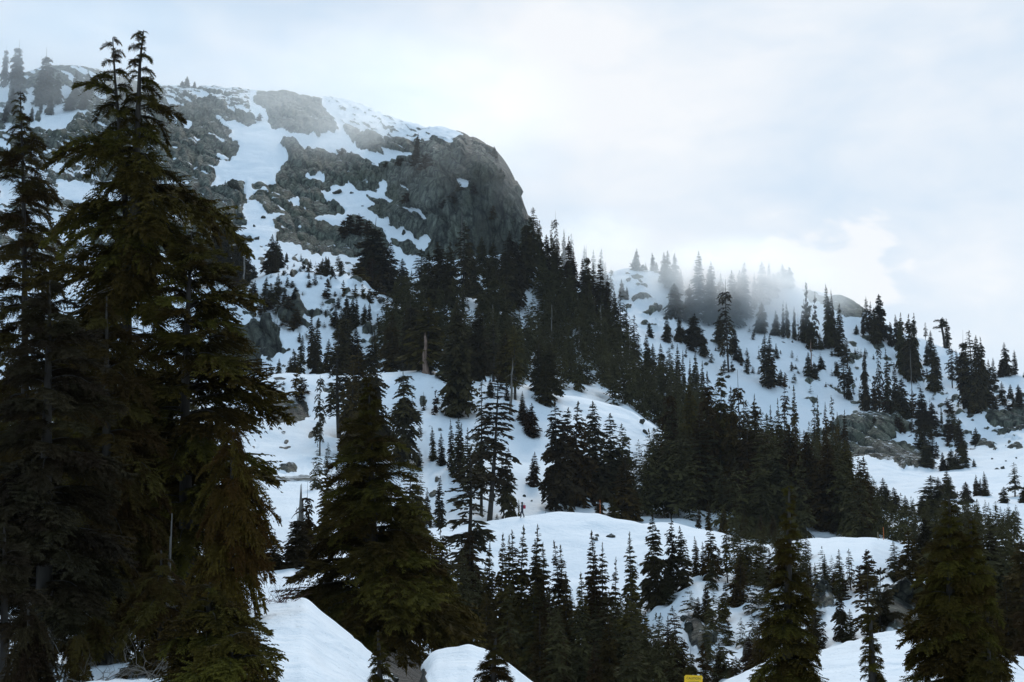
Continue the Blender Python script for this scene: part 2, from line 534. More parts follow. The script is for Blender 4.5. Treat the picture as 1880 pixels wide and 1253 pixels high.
INF = [-2400, 4300]
CUR = [
    # 0 ground in front of the camera
    ('z', -1.75, 1.5), ('z', -1.95, 12),
    # 2 crest of the near snowbank
    ([(-600, 1235), (0, 1225), (110, 1232), (200, 1226), (300, 1215), (400, 1180), (460, 1120), (490, 1106), (560, 1100), (590, 1128), (640, 1168),
      (680, 1200), (705, 1232), (735, 1262), (752, 1276), (768, 1262), (782, 1205), (800, 1190), (860, 1180), (900, 1195), (940, 1220), (990, 1260), (1100, 1350),
      (1220, 1350), (1320, 1258), (1400, 1214), (1500, 1190), (1600, 1164), (1660, 1154), (1750, 1168), (1840, 1198), (1900, 1206), (2300, 1220)],
     [(-600, 28), (480, 29), (800, 30), (1300, 34), (1900, 36)]),
    # 3 behind the bank
    ([(-600, 1235), (200, 1220), (400, 1150), (560, 1130), (640, 1240), (700, 1270), (800, 1260), (900, 1290), (1000, 1360), (1220, 1400), (1400, 1300), (1660, 1230), (2300, 1260)],
     [(-600, 40), (480, 40), (800, 42), (1300, 46), (1900, 46)]),
    # 4 left shelf under the big trees / floor of the gully
    ([(-600, 1130), (0, 1130), (300, 1090), (480, 1060), (590, 1052), (640, 1070), (700, 1150), (780, 1230), (880, 1300), (1000, 1350), (1250, 1350), (1400, 1270), (1660, 1200), (2300, 1200)],
     [(-600, 60), (590, 62), (700, 66), (880, 80), (1900, 72)]),
    # 5 lower bench on the right, slope of the gully elsewhere
    ([(-600, 1000), (300, 985), (590, 965), (700, 1020), (800, 1120), (880, 1170), (1000, 1180), (1100, 1160), (1160, 1130), (1200, 1098), (1260, 1068), (1300, 1058), (1350, 1072),
      (1400, 1060), (1440, 1032), (1480, 1016), (1540, 1006), (1600, 1003), (1640, 1018), (1670, 1050), (1760, 1060), (1880, 1080), (2300, 1090)],
     [(-600, 100), (590, 100), (880, 118), (1200, 118), (1900, 116)]),
    # 6 crest of the snow shelf where the hiker walks
    ([(-600, 900), (300, 890), (590, 885), (680, 925), (740, 955), (780, 966), (830, 965), (900, 959), (960, 951), (1000, 947), (1095, 945), (1112, 951), (1180, 960), (1240, 962),
      (1280, 970), (1340, 986), (1400, 1002), (1450, 1004), (1500, 996), (1600, 994), (1700, 1000), (1880, 1000), (2300, 1000)],
     [(-600, 150), (880, 165), (1400, 165), (1900, 160)]),
    # 7 hollow behind the shelf
    ([(-600, 885), (300, 872), (590, 868), (680, 915), (780, 964), (900, 962), (960, 957), (1095, 955), (1180, 968), (1280, 980), (1400, 1012), (1500, 1000), (1600, 995), (1880, 995), (2300, 995)],
     [(-600, 172), (880, 180), (1900, 185)]),
    # 8 open snow below the middle bench
    ([(-600, 800), (400, 800), (480, 806), (560, 812), (700, 830), (800, 815), (900, 835), (1000, 850), (1100, 872), (1200, 890), (1300, 905), (1500, 925), (1650, 935), (1880, 930), (2300, 920)],
     [(-600, 212), (1900, 225)]),
    # 9 crest of the middle bench
    ([(-600, 720), (300, 725), (380, 735), (440, 720), (480, 692), (540, 684), (600, 688), (650, 690), (720, 684), (790, 685), (830, 698), (950, 703), (1000, 717), (1040, 727),
      (1100, 736), (1160, 756), (1200, 779), (1255, 825), (1300, 855), (1400, 885), (1500, 905), (1600, 918), (1700, 925), (1880, 900), (2300, 880)],
     [(-600, 255), (900, 262), (1900, 262)]),
    # 10 dip behind it
    ([(-600, 725), (300, 720), (440, 718), (480, 697), (540, 690), (720, 692), (790, 694), (950, 712), (1040, 736), (1100, 745), (1160, 764), (1255, 832), (1300, 852), (1400, 880), (1600, 910), (1880, 890), (2300, 870)],
     [(-600, 275), (900, 284), (1900, 285)]),
    # 11 foot of the rock step and the snow gully
    ([(-600, 640), (300, 640), (430, 668), (480, 668), (520, 650), (580, 650), (640, 660), (720, 670), (800, 655), (900, 670), (980, 695), (1050, 710), (1150, 735), (1255, 800), (1300, 825), (1400, 860), (1600, 895), (1880, 870), (2300, 850)],
     [(-600, 300), (900, 306), (1900, 308)]),
    # 12 bench under the cliff
    ([(-600, 520), (300, 530), (380, 532), (450, 522), (500, 506), (560, 499), (640, 511), (690, 547), (740, 572), (780, 560), (810, 546), (870, 549), (905, 560), (930, 584), (960, 612),
      (985, 650), (1010, 688), (1050, 690), (1100, 690), (1150, 702), (1200, 732), (1250, 770), (1300, 802), (1350, 822), (1400, 838), (1500, 862), (1560, 858), (1620, 855), (1700, 868), (1880, 845), (2300, 830)],
     [(-600, 335), (900, 335), (1900, 345)]),
    # 13 behind the bench
    ([(-600, 515), (300, 525), (380, 520), (450, 508), (500, 500), (560, 492), (640, 502), (690, 545), (740, 570), (780, 566), (810, 554), (870, 556), (905, 567), (930, 590), (960, 616),
      (985, 640), (1010, 660), (1050, 650), (1100, 662), (1150, 685), (1200, 718), (1250, 760), (1300, 790), (1350, 814), (1400, 828), (1500, 845), (1560, 842), (1620, 838), (1700, 852), (1880, 826), (2300, 812)],
     [(-600, 352), (900, 352), (1900, 362)]),
    # 14 foot of the cliff / crest of the forest rib
    ([(-600, 430), (300, 450), (440, 440), (500, 440), (560, 462), (600, 470), (640, 474), (700, 488), (740, 500), (790, 478), (850, 474), (900, 468), (950, 452), (985, 436), (1010, 480), (1030, 510),
      (1050, 540), (1100, 600), (1150, 642), (1200, 688), (1250, 735), (1300, 764), (1400, 800), (1500, 826), (1560, 834), (1600, 815), (1700, 835), (1880, 805), (2300, 790)],
     [(-600, 400), (700, 398), (900, 392), (985, 394), (1900, 385)]),
    # 15 lower cliff / dip behind the rib
    ([(-600, 360), (400, 375), (500, 370), (600, 385), (700, 405), (780, 405), (850, 398), (900, 392), (940, 398), (965, 415), (985, 440), (1010, 487), (1030, 518),
      (1050, 550), (1100, 610), (1150, 650), (1200, 690), (1250, 730), (1300, 755), (1400, 785), (1500, 808), (1560, 790), (1620, 778), (1700, 800), (1800, 805), (1880, 793), (2300, 780)],
     [(-600, 450), (600, 445), (700, 430), (800, 402), (880, 394), (900, 394), (985, 400), (1100, 415), (1500, 402), (1900, 396)]),
    # 16 upper cliff / slope of the right ridge
    ([(-600, 250), (300, 262), (500, 262), (600, 268), (700, 290), (780, 300), (850, 318), (900, 332), (930, 352), (955, 385), (972, 415), (985, 446), (1010, 494), (1030, 525),
      (1050, 552), (1100, 600), (1150, 610), (1200, 640), (1300, 688), (1400, 712), (1500, 748), (1600, 757), (1700, 770), (1800, 757), (1880, 752), (2300, 745)],
     [(-600, 520), (600, 515), (700, 480), (800, 415), (880, 398), (900, 398), (985, 406), (1100, 440), (1500, 425), (1900, 410)]),
    # 17 upper slope
    ([(-600, 195), (300, 205), (500, 208), (600, 215), (700, 243), (780, 258), (850, 272), (900, 296), (930, 326), (955, 368), (972, 410), (985, 449), (1010, 497), (1030, 527),
      (1050, 545), (1100, 560), (1150, 552), (1200, 570), (1300, 605), (1400, 612), (1500, 632), (1600, 660), (1700, 695), (1800, 722), (1880, 722), (2300, 720)],
     [(-600, 565), (600, 560), (700, 520), (800, 438), (880, 409), (900, 407), (985, 412), (1100, 478), (1500, 472), (1900, 440)]),
    # 18 skyline
    ([(-600, 140), (0, 150), (80, 122), (150, 121), (185, 128), (250, 150), (300, 157), (340, 160), (440, 161), (462, 166), (480, 168), (520, 163), (545, 171), (570, 178), (600, 177), (640, 186),
      (720, 214), (780, 232), (820, 235), (860, 250), (910, 274), (935, 308), (955, 353), (970, 402), (985, 452), (1005, 492), (1030, 512), (1060, 512), (1125, 499), (1160, 491), (1200, 497),
      (1260, 505), (1330, 512), (1400, 518), (1450, 521), (1470, 528), (1540, 542), (1580, 558), (1610, 588), (1640, 603), (1700, 626), (1760, 650), (1820, 680), (1880, 691), (2000, 715), (2300, 760)],
     [(-600, 600), (600, 598), (700, 560), (800, 478), (900, 440), (985, 426), (1100, 510), (1500, 520), (1900, 470)]),
    # 19, 20 beyond
    ([(-600, 185), (500, 195), (800, 275), (960, 420), (1000, 530), (1500, 560), (1900, 735), (2300, 800)], [(-600, 680), (800, 560), (1900, 560)]),
    ([(-600, 700), (2300, 900)], [(-600, 1600), (2300, 1600)]),
    ('z', -120, 5200),
]
NSEG = [5, 26, 16, 14, 34, 44, 8, 36, 46, 8, 34, 56, 8, 44, 48, 60, 40, 34, 6, 4, 3]

PX = np.concatenate([np.linspace(-2400, -480, 22)[:-1], np.linspace(-480, -60, 22)[:-1], np.arange(-60, 1941, 2.8),
                     np.linspace(1941, 2400, 22)[1:], np.linspace(2400, 4300, 20)[1:]])
NC = len(PX)
_k = np.exp(-0.5 * (np.arange(-6, 7) / 2.2) ** 2)
_k /= _k.sum()


def smooth(a):
    return np.convolve(np.pad(a, 6, mode='edge'), _k, mode='valid')


CY = np.zeros((len(CUR), NC))
CD = np.zeros((len(CUR), NC))
for i, c in enumerate(CUR):
    if c[0] == 'z':
        CD[i] = c[2]
        ang = math.atan2(c[1], c[2]) - PITCH
        CY[i] = 626.5 - math.tan(ang) * F_PX
    else:
        ys, ds = c
        y = np.interp(PX, [p[0] for p in ys], [p[1] for p in ys])
        d = np.interp(PX, [p[0] for p in ds], [p[1] for p in ds])
        wob = fbm(PX / 55.0, np.full(NC, i * 7.3), 3, 3)
        CY[i] = smooth(y) + wob * (3.0 if i < 18 else 2.0)
        CD[i] = smooth(d)


def pchip(C, nseg):
    """monotone interpolation down every column, between the fold lines"""
    d = np.diff(C, axis=0)
    m = np.zeros_like(C)
    a, b = d[:-1], d[1:]
    same = a * b > 0
    with np.errstate(divide='ignore', invalid='ignore'):
        h = np.where(same, 2 * a * b / (a + b), 0)
    m[1:-1] = np.nan_to_num(h)
    m[0], m[-1] = d[0], d[-1]
    out = []
    for i, k in enumerate(nseg):
        t = (np.arange(k) / k)[:, None]
        t2, t3 = t * t, t * t * t
        out.append((2 * t3 - 3 * t2 + 1) * C[i] + (t3 - 2 * t2 + t) * m[i] + (-2 * t3 + 3 * t2) * C[i + 1] + (t3 - t2) * m[i + 1])
    out.append(C[-1:])
    return np.concatenate(out)


GY = pchip(CY, NSEG)
GD = pchip(CD, NSEG)
NR = GY.shape[0]
ROW0 = np.concatenate([[0], np.cumsum(NSEG)])           # grid row of each fold line
GX = np.broadcast_to(PX, GY.shape)
GT = np.repeat(np.concatenate([np.concatenate([i + np.arange(k) / k for i, k in enumerate(NSEG)]), [len(NSEG)]])[:, None], NC, 1)
POS = P(GX, GY, GD)


def inside(poly, x, y):
    r = np.zeros(x.shape, bool)
    n = len(poly)
    for i in range(n):
        x1, y1 = poly[i]
        x2, y2 = poly[(i + 1) % n]
        if y1 == y2:
            continue
        c = (y1 > y) != (y2 > y)
        r ^= c & (x < (x2 - x1) * (y - y1) / (y2 - y1) + x1)
    return r


wx = GX + 6.0 * fbm(GX / 14, GY / 14, 3, 31) + 5.0 * fbm(GX / 4.5, GY / 4.5, 2, 33)
wy = GY + 5.0 * fbm(GX / 14, GY / 14, 3, 47) + 4.0 * fbm(GX / 4.5, GY / 4.5, 2, 49)
rock = np.zeros(GY.shape)
dust = np.zeros(GY.shape)
earth_and_shade = np.zeros(GY.shape)
on_cliff = (GT >= 13.6) & (GX < 1030)
rock[on_cliff & (inside([(-700, 90), (900, 90), (1030, 480), (1000, 500), (985, 450), (950, 462), (850, 478), (790, 480), (761, 470), (743, 466), (721, 449), (700, 470), (670, 473), (625, 466),
                         (600, 466), (587, 468), (560, 460), (533, 447), (508, 442), (460, 440), (440, 470), (300, 480), (-700, 480)], wx, wy))] = 1
SNOW = [
    # the long gully and its apron
    [(461, 160), (460, 181), (457, 193), (462, 207), (470, 215), (471, 226), (455, 231), (431, 220), (416, 222), (390, 208), (394, 211), (408, 223), (417, 231), (426, 245), (416, 254), (435, 261), (438, 271),
     (427, 284), (420, 293), (401, 292), (403, 301), (395, 312), (398, 328), (386, 347), (409, 348), (412, 340), (423, 337), (449, 334), (450, 363), (452, 372), (444, 387), (450, 406), (444, 415), (432, 428),
     (447, 431), (470, 436), (440, 470), (520, 470), (508, 442), (504, 433), (512, 422), (500, 406), (530, 388), (516, 392), (498, 395), (482, 382), (473, 371), (460, 364), (463, 352), (485, 348), (506, 350), (490, 343), (469, 347), (458, 339),
     (480, 335), (496, 335), (519, 320), (503, 327), (516, 307), (529, 293), (527, 280), (513, 262), (528, 258), (542, 258), (551, 272), (561, 279), (559, 271), (580, 274), (581, 271), (600, 276), (613, 280),
     (630, 272), (641, 285), (662, 292), (680, 300), (697, 308), (720, 300), (739, 292), (764, 288), (756, 281), (724, 281), (713, 277), (704, 284), (678, 282), (664, 272), (648, 258), (635, 242), (632, 226), (624, 220),
     (619, 204), (608, 193), (587, 186), (590, 195), (603, 206), (614, 217), (616, 231), (625, 240), (614, 245), (595, 250), (584, 254), (560, 252), (540, 247), (523, 242), (503, 234), (492, 220), (487, 201), (481, 194), (468, 189), (471, 175), (470, 160)],
    [(334, 221), (350, 222), (353, 233), (345, 237), (336, 231)],
    # lower tongue
    [(587, 356), (592, 349), (606, 353), (613, 339), (625, 341), (638, 343), (640, 332), (650, 341), (659, 349), (675, 350), (696, 355), (684, 344), (700, 347), (697, 335), (704, 331), (710, 339), (716, 345), (707, 358), (724, 374),
     (700, 366), (668, 356), (688, 372), (675, 379), (681, 390), (716, 404), (712, 414), (729, 420), (747, 420), (767, 442), (782, 433), (795, 442), (783, 462), (767, 458), (750, 436), (740, 447), (720, 438), (721, 449),
     (743, 465), (761, 470), (745, 482), (728, 465), (716, 442), (699, 414), (681, 403), (648, 393), (635, 405), (621, 417), (600, 408), (573, 403), (590, 393), (629, 393), (633, 383), (608, 369)],
    [(737, 377), (750, 380), (782, 390), (785, 404), (767, 395), (750, 387)],
    [(560, 318), (579, 326), (585, 318), (600, 324), (595, 334), (576, 331), (560, 327)],
    [(525, 366), (547, 357), (552, 378), (540, 374)], [(503, 366), (519, 360), (508, 368)],
    [(838, 330), (868, 336), (862, 347), (851, 348), (843, 339)],
    [(544, 411), (563, 414), (550, 415)], [(611, 446), (623, 449), (614, 450)],
    [(-200, 150), (14, 155), (14, 185), (-200, 190)], [(40, 176), (85, 176), (100, 190), (66, 215), (62, 240), (40, 220)],
    [(83, 208), (108, 190), (166, 209), (139, 217), (128, 240), (104, 249), (64, 235)], [(72, 258), (92, 272), (100, 280), (80, 275)],
    [(305, 336), (350, 330), (345, 345), (310, 345)], [(360, 255), (374, 262), (366, 262)], [(318, 272), (334, 275), (322, 280)],
    [(100, 330), (180, 340), (230, 330), (240, 370), (160, 380), (110, 360)], [(60, 400), (140, 395), (190, 430), (110, 440), (70, 430)], [(0, 330), (40, 340), (30, 380), (0, 375)],
    [(703, 235), (712, 246), (703, 260), (692, 246)],
]
for s in SNOW:
    rock[on_cliff & inside(s, wx, wy)] = 0
rock_low = [
    ((10.6, 12.4), [(433, 600), (455, 593), (469, 587), (492, 584), (504, 601), (517, 608), (519, 641), (504, 656), (479, 656), (482, 680), (463, 689), (433, 677), (380, 660), (380, 620)]),
    ((10.6, 12.4), [(552, 547), (560, 568), (557, 593), (540, 606), (517, 592), (509, 584), (522, 576), (520, 561), (536, 553)]),
    ((10.6, 12.4), [(445, 566), (470, 572), (470, 580), (447, 574)]), ((10.6, 12.4), [(478, 560), (484, 562), (500, 582), (494, 584)]),
    ((7.5, 10), [(490, 734), (528, 731), (560, 728), (568, 753), (556, 768), (532, 780), (508, 782), (490, 760)]),
    ((6, 10), [(505, 885), (530, 876), (560, 875), (585, 882), (578, 920), (550, 928), (515, 918)]), ((6, 10), [(515, 858), (545, 857), (545, 866), (522, 867)]),
    ((13, 17), [(1568, 756), (1590, 765), (1600, 757), (1615, 757), (1625, 765), (1640, 770), (1665, 780), (1674, 787), (1650, 795), (1640, 797), (1645, 805), (1640, 812), (1625, 825), (1600, 836), (1560, 840), (1500, 835), (1480, 800), (1520, 785), (1540, 775), (1560, 770)]),
    ((11.5, 16), [(1617, 824), (1644, 816), (1655, 814), (1676, 823), (1711, 828), (1715, 863), (1676, 860), (1657, 860), (1639, 847), (1615, 847), (1590, 838)]),
    ((13, 17.5), [(1808, 757), (1812, 770), (1825, 782), (1850, 790), (1880, 792), (1960, 794), (1960, 755)]),
    ((15, 19), [(1472, 533), (1490, 534), (1510, 543), (1540, 541), (1565, 548), (1590, 563), (1580, 585), (1555, 585), (1530, 572), (1510, 558), (1485, 556)]),
    ((15, 18), [(1150, 549), (1172, 545), (1210, 549), (1186, 553), (1158, 552)]), ((15, 18), [(1180, 580), (1190, 568), (1206, 562), (1216, 560), (1210, 572), (1190, 582)]), ((15, 18), [(1212, 590), (1230, 587), (1236, 595)]),
    ((14, 17), [(1506, 703), (1519, 705), (1538, 716), (1568, 730), (1556, 732), (1535, 720)]),
    ((15, 18), [(1572, 616), (1600, 621), (1620, 631), (1626, 638), (1610, 640), (1590, 627)]),
    ((4, 6), [(1495, 1088), (1515, 1080), (1535, 1092), (1532, 1112), (1505, 1114), (1492, 1102)]), ((4, 6), [(1622, 1080), (1650, 1070), (1700, 1075), (1690, 1150), (1640, 1155), (1610, 1130)]),
    ((4, 6), [(1255, 1125), (1280, 1118), (1290, 1150), (1320, 1160), (1300, 1195), (1262, 1180)]),
]
for (t0, t1), poly in rock_low:
    rock[(GT >= t0) & (GT <= t1) & inside(poly, wx, wy)] = 1
# snow-dusted upper slabs
dz = on_cliff & inside([(575, 176), (640, 184), (720, 210), (810, 230), (850, 246), (830, 262), (770, 262), (720, 250), (660, 240), (625, 220)], wx, wy)
dust[dz] = 1.0
dust[on_cliff & inside([(300, 150), (470, 158), (465, 200), (430, 204), (380, 185), (330, 190), (300, 180)], wx, wy)] = 0.55
dust[(GX < 300) & on_cliff] = 0.25
ca, sa = math.cos(math.radians(27)), math.sin(math.radians(27))
lng, acr = (GX * ca + GY * sa), (-GX * sa + GY * ca)
strk = fbm(lng / 26, acr / 3.6, 3, 77)
rock[on_cliff & inside([(290, 150), (470, 158), (465, 200), (440, 206), (395, 195), (340, 192), (290, 180)], wx, wy) & (strk > 0.17)] = 0
rock[on_cliff & (GX < 420) & (GY > 185) & (strk > 0.35)] = 0
rock[on_cliff & (GX < 200) & (strk > 0.12)] = 0
rock[on_cliff & (GX > 480) & (GX < 760) & (GY > 250) & (GY < 430) & (strk > 0.42)] = 0
speck = (fbm(GX / 9 + GY / 22, GY / 3.2 - GX / 14, 4, 71) + 0.10 > 0) & dz
rock[speck] = 0
bits = fbm(GX / 20 + GY / 60, GY / 7, 4, 83)
rock[(GT > 13.3) & (GT < 17.2) & (GX > 1430) & (bits > 0.37 - 0.10 * (GX > 1560))] = 1
rock[(GT > 13.3) & (GT < 17.2) & (GX > 1140) & (GX <= 1430) & (bits > 0.47)] = 1
rock[(GT > 10.4) & (GT < 13.9) & (GX > 380) & (GX < 760) & (bits > 0.31)] = 1
rock[(GT > 7) & (GT < 9) & (GX > 440) & (GX < 900) & (bits > 0.38)] = 1
hump = (GT > 15) & inside([(1145, 500), (1195, 500), (1195, 530), (1150, 535)], wx, wy)
rock[hump & (fbm(GX / 7, GY / 2.5, 3, 75) > 0.12)] = 1
# open ground round the stream and in the tree well
wet = (GT < 4.2) & inside([(592, 1118), (640, 1166), (690, 1208), (728, 1262), (770, 1420), (812, 1420), (800, 1300), (785, 1256), (773, 1206), (790, 1192), (720, 1160), (640, 1130)], wx, wy)
earth_and_shade[wet] = 1
rock[wet] = 1
gul = (GT > 2.6) & (GT < 4.7) & (GX > 860) & (GX < 1330)
earth_and_shade[gul & (fbm(GX / 40, GY / 40, 3, 91) > 0.14)] = 0.9
rock[gul & (earth_and_shade > 0.5)] = 1


cliff_shade = on_cliff & (GX > 700) & (GY > 250)  # shade of the steep right face, painted in as darker rock
earth_and_shade[cliff_shade] = np.clip(0.45 * np.clip((GX[cliff_shade] - 700) / 160, 0, 1) * (1 + 1.6 * fbm(GX[cliff_shade] / 22, GY[cliff_shade] / 90, 3, 95)), 0, 0.8)
lowrock = (rock > 0.5) & (GT < 13.8)
earth_and_shade[lowrock] = np.maximum(earth_and_shade[lowrock], 0.5)


def blur(a, n):
    for _ in range(n):
        b = a.copy()
        b[1:-1, 1:-1] = (a[1:-1, 1:-1] * 2 + a[:-2, 1:-1] + a[2:, 1:-1] + a[1:-1, :-2] + a[1:-1, 2:]) / 6
        a = b
    return a


rs = blur(rock, 2)
# relief
du = np.gradient(POS, axis=1)
dv = np.gradient(POS, axis=0)
nrm = np.cross(du, dv)
nrm /= np.linalg.norm(nrm, axis=-1, keepdims=True) + 1e-9
nrm[nrm[..., 2] < 0] *= -1
WX, WY, WZ = POS[..., 0], POS[..., 1], POS[..., 2]
sx = WX + 0.42 * WZ + 2.0 * fbm(WX / 9, WZ / 9, 2, 5)            # along the leaning strata
cr1, cr2, cid = worley(sx / 9.5 + WY / 40, WZ / 24.0 + WY / 60, 3)
br1, br2, bid = worley(sx / 3.6, WZ / 10.5, 8)
big = fbm(WX / 26, WZ / 26 + WY / 40, 3, 21)
rel = 1.2 * (cid - 0.4) + 0.5 * (bid - 0.5) - 1.3 * np.exp(-((cr2 - cr1) / 0.10) ** 2) - 0.7 * np.exp(-((br2 - br1) / 0.12) ** 2) + 0.5 * fbm(sx / 1.8, WZ / 7, 4, 41) + 2.6 * big
small = np.where(GT < 9, 0.55, np.where(GT < 13, 1.3, 1.0))
lift = rs * (rel + 0.9) * np.clip((18.0 - GT) / 0.7, 0.3, 1) * small * np.clip(GD / 300, 0.15, 1.1)
snow_w = (1 - rs) * (0.50 * fbm(WX / 14, WY / 14, 4, 61, 0.55) * np.clip(GD / 60, 0.25, 2.0) + (0.11 * fbm(WX / 0.8, WY / 1.4, 3, 63) + 0.22 * fbm(WX / 3.1, WY / 3.1, 2, 64)) * (GD < 60))
lift = lift * np.where(earth_and_shade > 0.5, 0.25, 1) + snow_w
lift *= np.clip((GD - 3) / 10, 0, 1)
POS2 = POS + nrm * lift[..., None]
GRAIN = np.ones_like(GY)

ATTR = dict(rock=rs, dust=blur(dust, 2), earth_and_shade=blur(earth_and_shade, 2))


def ground(px, by, t0, t1):
    """the spot of the hillside seen at photo pixel (px,by) between two fold lines"""
    c = int(np.argmin(np.abs(PX - px)))
    r0, r1 = ROW0[int(t0)], ROW0[int(t1)]
    seg = GY[r0:r1 + 1, c]
    r = r0 + int(np.argmin(np.abs(seg - by)))
    return POS2[r, c], float(GD[r, c])


def ground_d(px, D):
    c = int(np.argmin(np.abs(PX - px)))
    r = int(np.argmin(np.abs(GD[:, c] - D)))
    return POS2[r, c], float(GD[r, c])
# ------------------------------------------------------------------ conifer building blocks


def rotz(a):
    c, s = np.cos(a), np.sin(a)
    z, o = np.zeros_like(c), np.ones_like(c)
    return np.stack([np.stack([c, -s, z], -1), np.stack([s, c, z], -1), np.stack([z, z, o], -1)], -2)


def roty(a):
    c, s = np.cos(a), np.sin(a)
    z, o = np.zeros_like(c), np.ones_like(c)
    return np.stack([np.stack([c, z, s], -1), np.stack([z, o, z], -1), np.stack([-s, z, c], -1)], -2)


def kites(base, dirv, length, width, rng, belly=0.42, roll=1.0):
    """leaf-shaped tufts of needles: base point, two flanks, tip -> (n,4,3)"""
    n = len(base)
    dirv = dirv / (np.linalg.norm(dirv, axis=1, keepdims=True) + 1e-9)
    r = rng.normal(size=(n, 3)) * roll + np.array([0, 0, 1.0])
    side = np.cross(dirv, r)
    side /= np.linalg.norm(side, axis=1, keepdims=True) + 1e-9
    L, W = length[:, None], width[:, None]
    mid = base + dirv * L * belly
    return np.stack([base, mid + side * W, base + dirv * L, mid - side * W], 1)


def bough_far(rng, pairs=7, droop=0.35, hang=0.35, fat=1.0):
    """simple bough of unit length along +x, for trees from 60 m on"""
    t = np.linspace(0.12, 0.95, pairs)
    bs, ds, ls, ws, tp = [], [], [], [], []
    sag = droop * rng.uniform(0.6, 1.4)

    def spine(u):
        return np.array([u, 0.0, 0.10 * math.sin(u * math.pi) - sag * u * u])
    for u in t:
        for s in (-1, 1):
            a = math.radians(rng.uniform(35, 70)) * s
            l = (0.18 + 0.42 * math.sin(math.pi * min(1, u * 0.95 + 0.08)) ** 0.8) * rng.uniform(0.6, 1.2) * (1.0 - 0.35 * u)
            bs.append(spine(u) + rng.normal(size=3) * 0.015)
            ds.append([math.cos(a), math.sin(a), -hang * rng.uniform(0.1, 1.8)])
            ls.append(l)
            ws.append(0.075 * fat * rng.uniform(0.7, 1.4))
            tp.append(u)
    for u in (0.0, 0.3, 0.62):                       # along the spine
        bs.append(spine(u)); e = spine(min(1.05, u + 0.42)) - spine(u)
        ds.append(e); ls.append(np.linalg.norm(e)); ws.append(0.085 * fat); tp.append(u)
    k = kites(np.array(bs), np.array(ds), np.array(ls), np.array(ws), rng)
    tip = np.array(tp)[:, None] * 0.6 + np.array([0, 0.2, 0.4, 0.2])
    return k, tip


def bough_near(rng, laterals=15, sub=6, droop=0.3, hang=0.4, fat=1.0, plume=1.0):
    """detailed bough of unit length along +x: lateral twigs that carry their own tufts"""
    bs, ds, ls, ws, tp = [], [], [], [], []
    sag = droop * rng.uniform(0.6, 1.4)
    bend = rng.uniform(-0.18, 0.18)

    def spine(u):
        return np.array([u, bend * u * u, 0.14 * math.sin(u * math.pi * 0.9) - sag * u ** 2.2])
    for i in range(laterals):
        u = 0.10 + 0.88 * (i + rng.uniform(-0.3, 0.3)) / (laterals - 1)
        u = min(max(u, 0.05), 0.99)
        for s in (-1, 1):
            if rng.random() < 0.06:
                continue
            a = math.radians(rng.uniform(30, 62)) * s
            L = plume * (0.10 + 0.36 * math.sin(math.pi * min(1, u * 0.9 + 0.08)) ** 0.8) * rng.uniform(0.65, 1.25) * (1.05 - 0.45 * u)
            p0 = spine(u)
            h = hang * rng.uniform(-0.2, 1.6)
            for j in range(sub):
                v = (j + 0.5) / sub
                q = p0 + np.array([math.cos(a) * L * v, math.sin(a) * L * v, -h * L * v * v])
                for s2 in (-1, 1):
                    b = a + s2 * math.radians(rng.uniform(28, 60))
                    bs.append(q)
                    ds.append([math.cos(b), math.sin(b), -h * v - hang * rng.uniform(0.0, 1.5)])
                    ls.append((0.055 + 0.05 * (1 - v)) * rng.uniform(0.7, 1.4) * fat)
                    ws.append(0.0125 * fat * rng.uniform(0.7, 1.4))
                    tp.append(0.35 * u + 0.65 * v)
            e = np.array([math.cos(a) * L, math.sin(a) * L, -h * L])
            bs.append(p0); ds.append(e); ls.append(L * 1.05); ws.append(0.016 * fat); tp.append(0.6 * u)
    for u in np.linspace(0, 0.9, 7):
        e = spine(u + 0.16) - spine(u)
        bs.append(spine(u)); ds.append(e); ls.append(np.linalg.norm(e) * 1.2); ws.append(0.018); tp.append(u * 0.3)
    k = kites(np.array(bs), np.array(ds), np.array(ls), np.array(ws), rng)
    tip = np.clip(np.array(tp)[:, None] + np.array([-0.1, 0.0, 0.15, 0.0]), 0, 1)
    return k, tip


def kite_mesh(name, k, tip, mat):
    n = len(k)
    i = np.arange(n)[:, None] * 4
    return mesh_np(name, k.reshape(-1, 3), np.concatenate([i + np.array([0, 1, 2]), i + np.array([0, 2, 3])]).astype(np.int32), mat, False, dict(tip=tip.ravel()))


def tube(pts, rads, sides=7, cap=True):
    pts = np.asarray(pts, float)
    n = len(pts)
    t = np.gradient(pts, axis=0)
    t /= np.linalg.norm(t, axis=1, keepdims=True) + 1e-9
    ref = np.where(np.abs(t[:, 2:3]) > 0.8, np.array([[1.0, 0, 0]]), np.array([[0, 0, 1.0]]))
    u = np.cross(t, ref)
    u /= np.linalg.norm(u, axis=1, keepdims=True) + 1e-9
    v = np.cross(t, u)
    a = np.linspace(0, 2 * math.pi, sides, endpoint=False)
    V = pts[:, None] + (np.cos(a)[None, :, None] * u[:, None] + np.sin(a)[None, :, None] * v[:, None]) * np.asarray(rads)[:, None, None]
    idx = np.arange(n * sides).reshape(n, sides)
    nx = np.roll(idx, -1, 1)
    q = np.stack([idx[:-1], nx[:-1], nx[1:], idx[1:]], -1).reshape(-1, 4)
    return V.reshape(-1, 3), q


def tubes_mesh(name, lst, mat, sides=6):
    vs, qs, o = [], [], 0
    for pts, rads in lst:
        v, q = tube(pts, rads, sides)
        vs.append(v); qs.append(q + o); o += len(v)
    return mesh_np(name, np.concatenate(vs), np.concatenate(qs).astype(np.int32), mat, True)


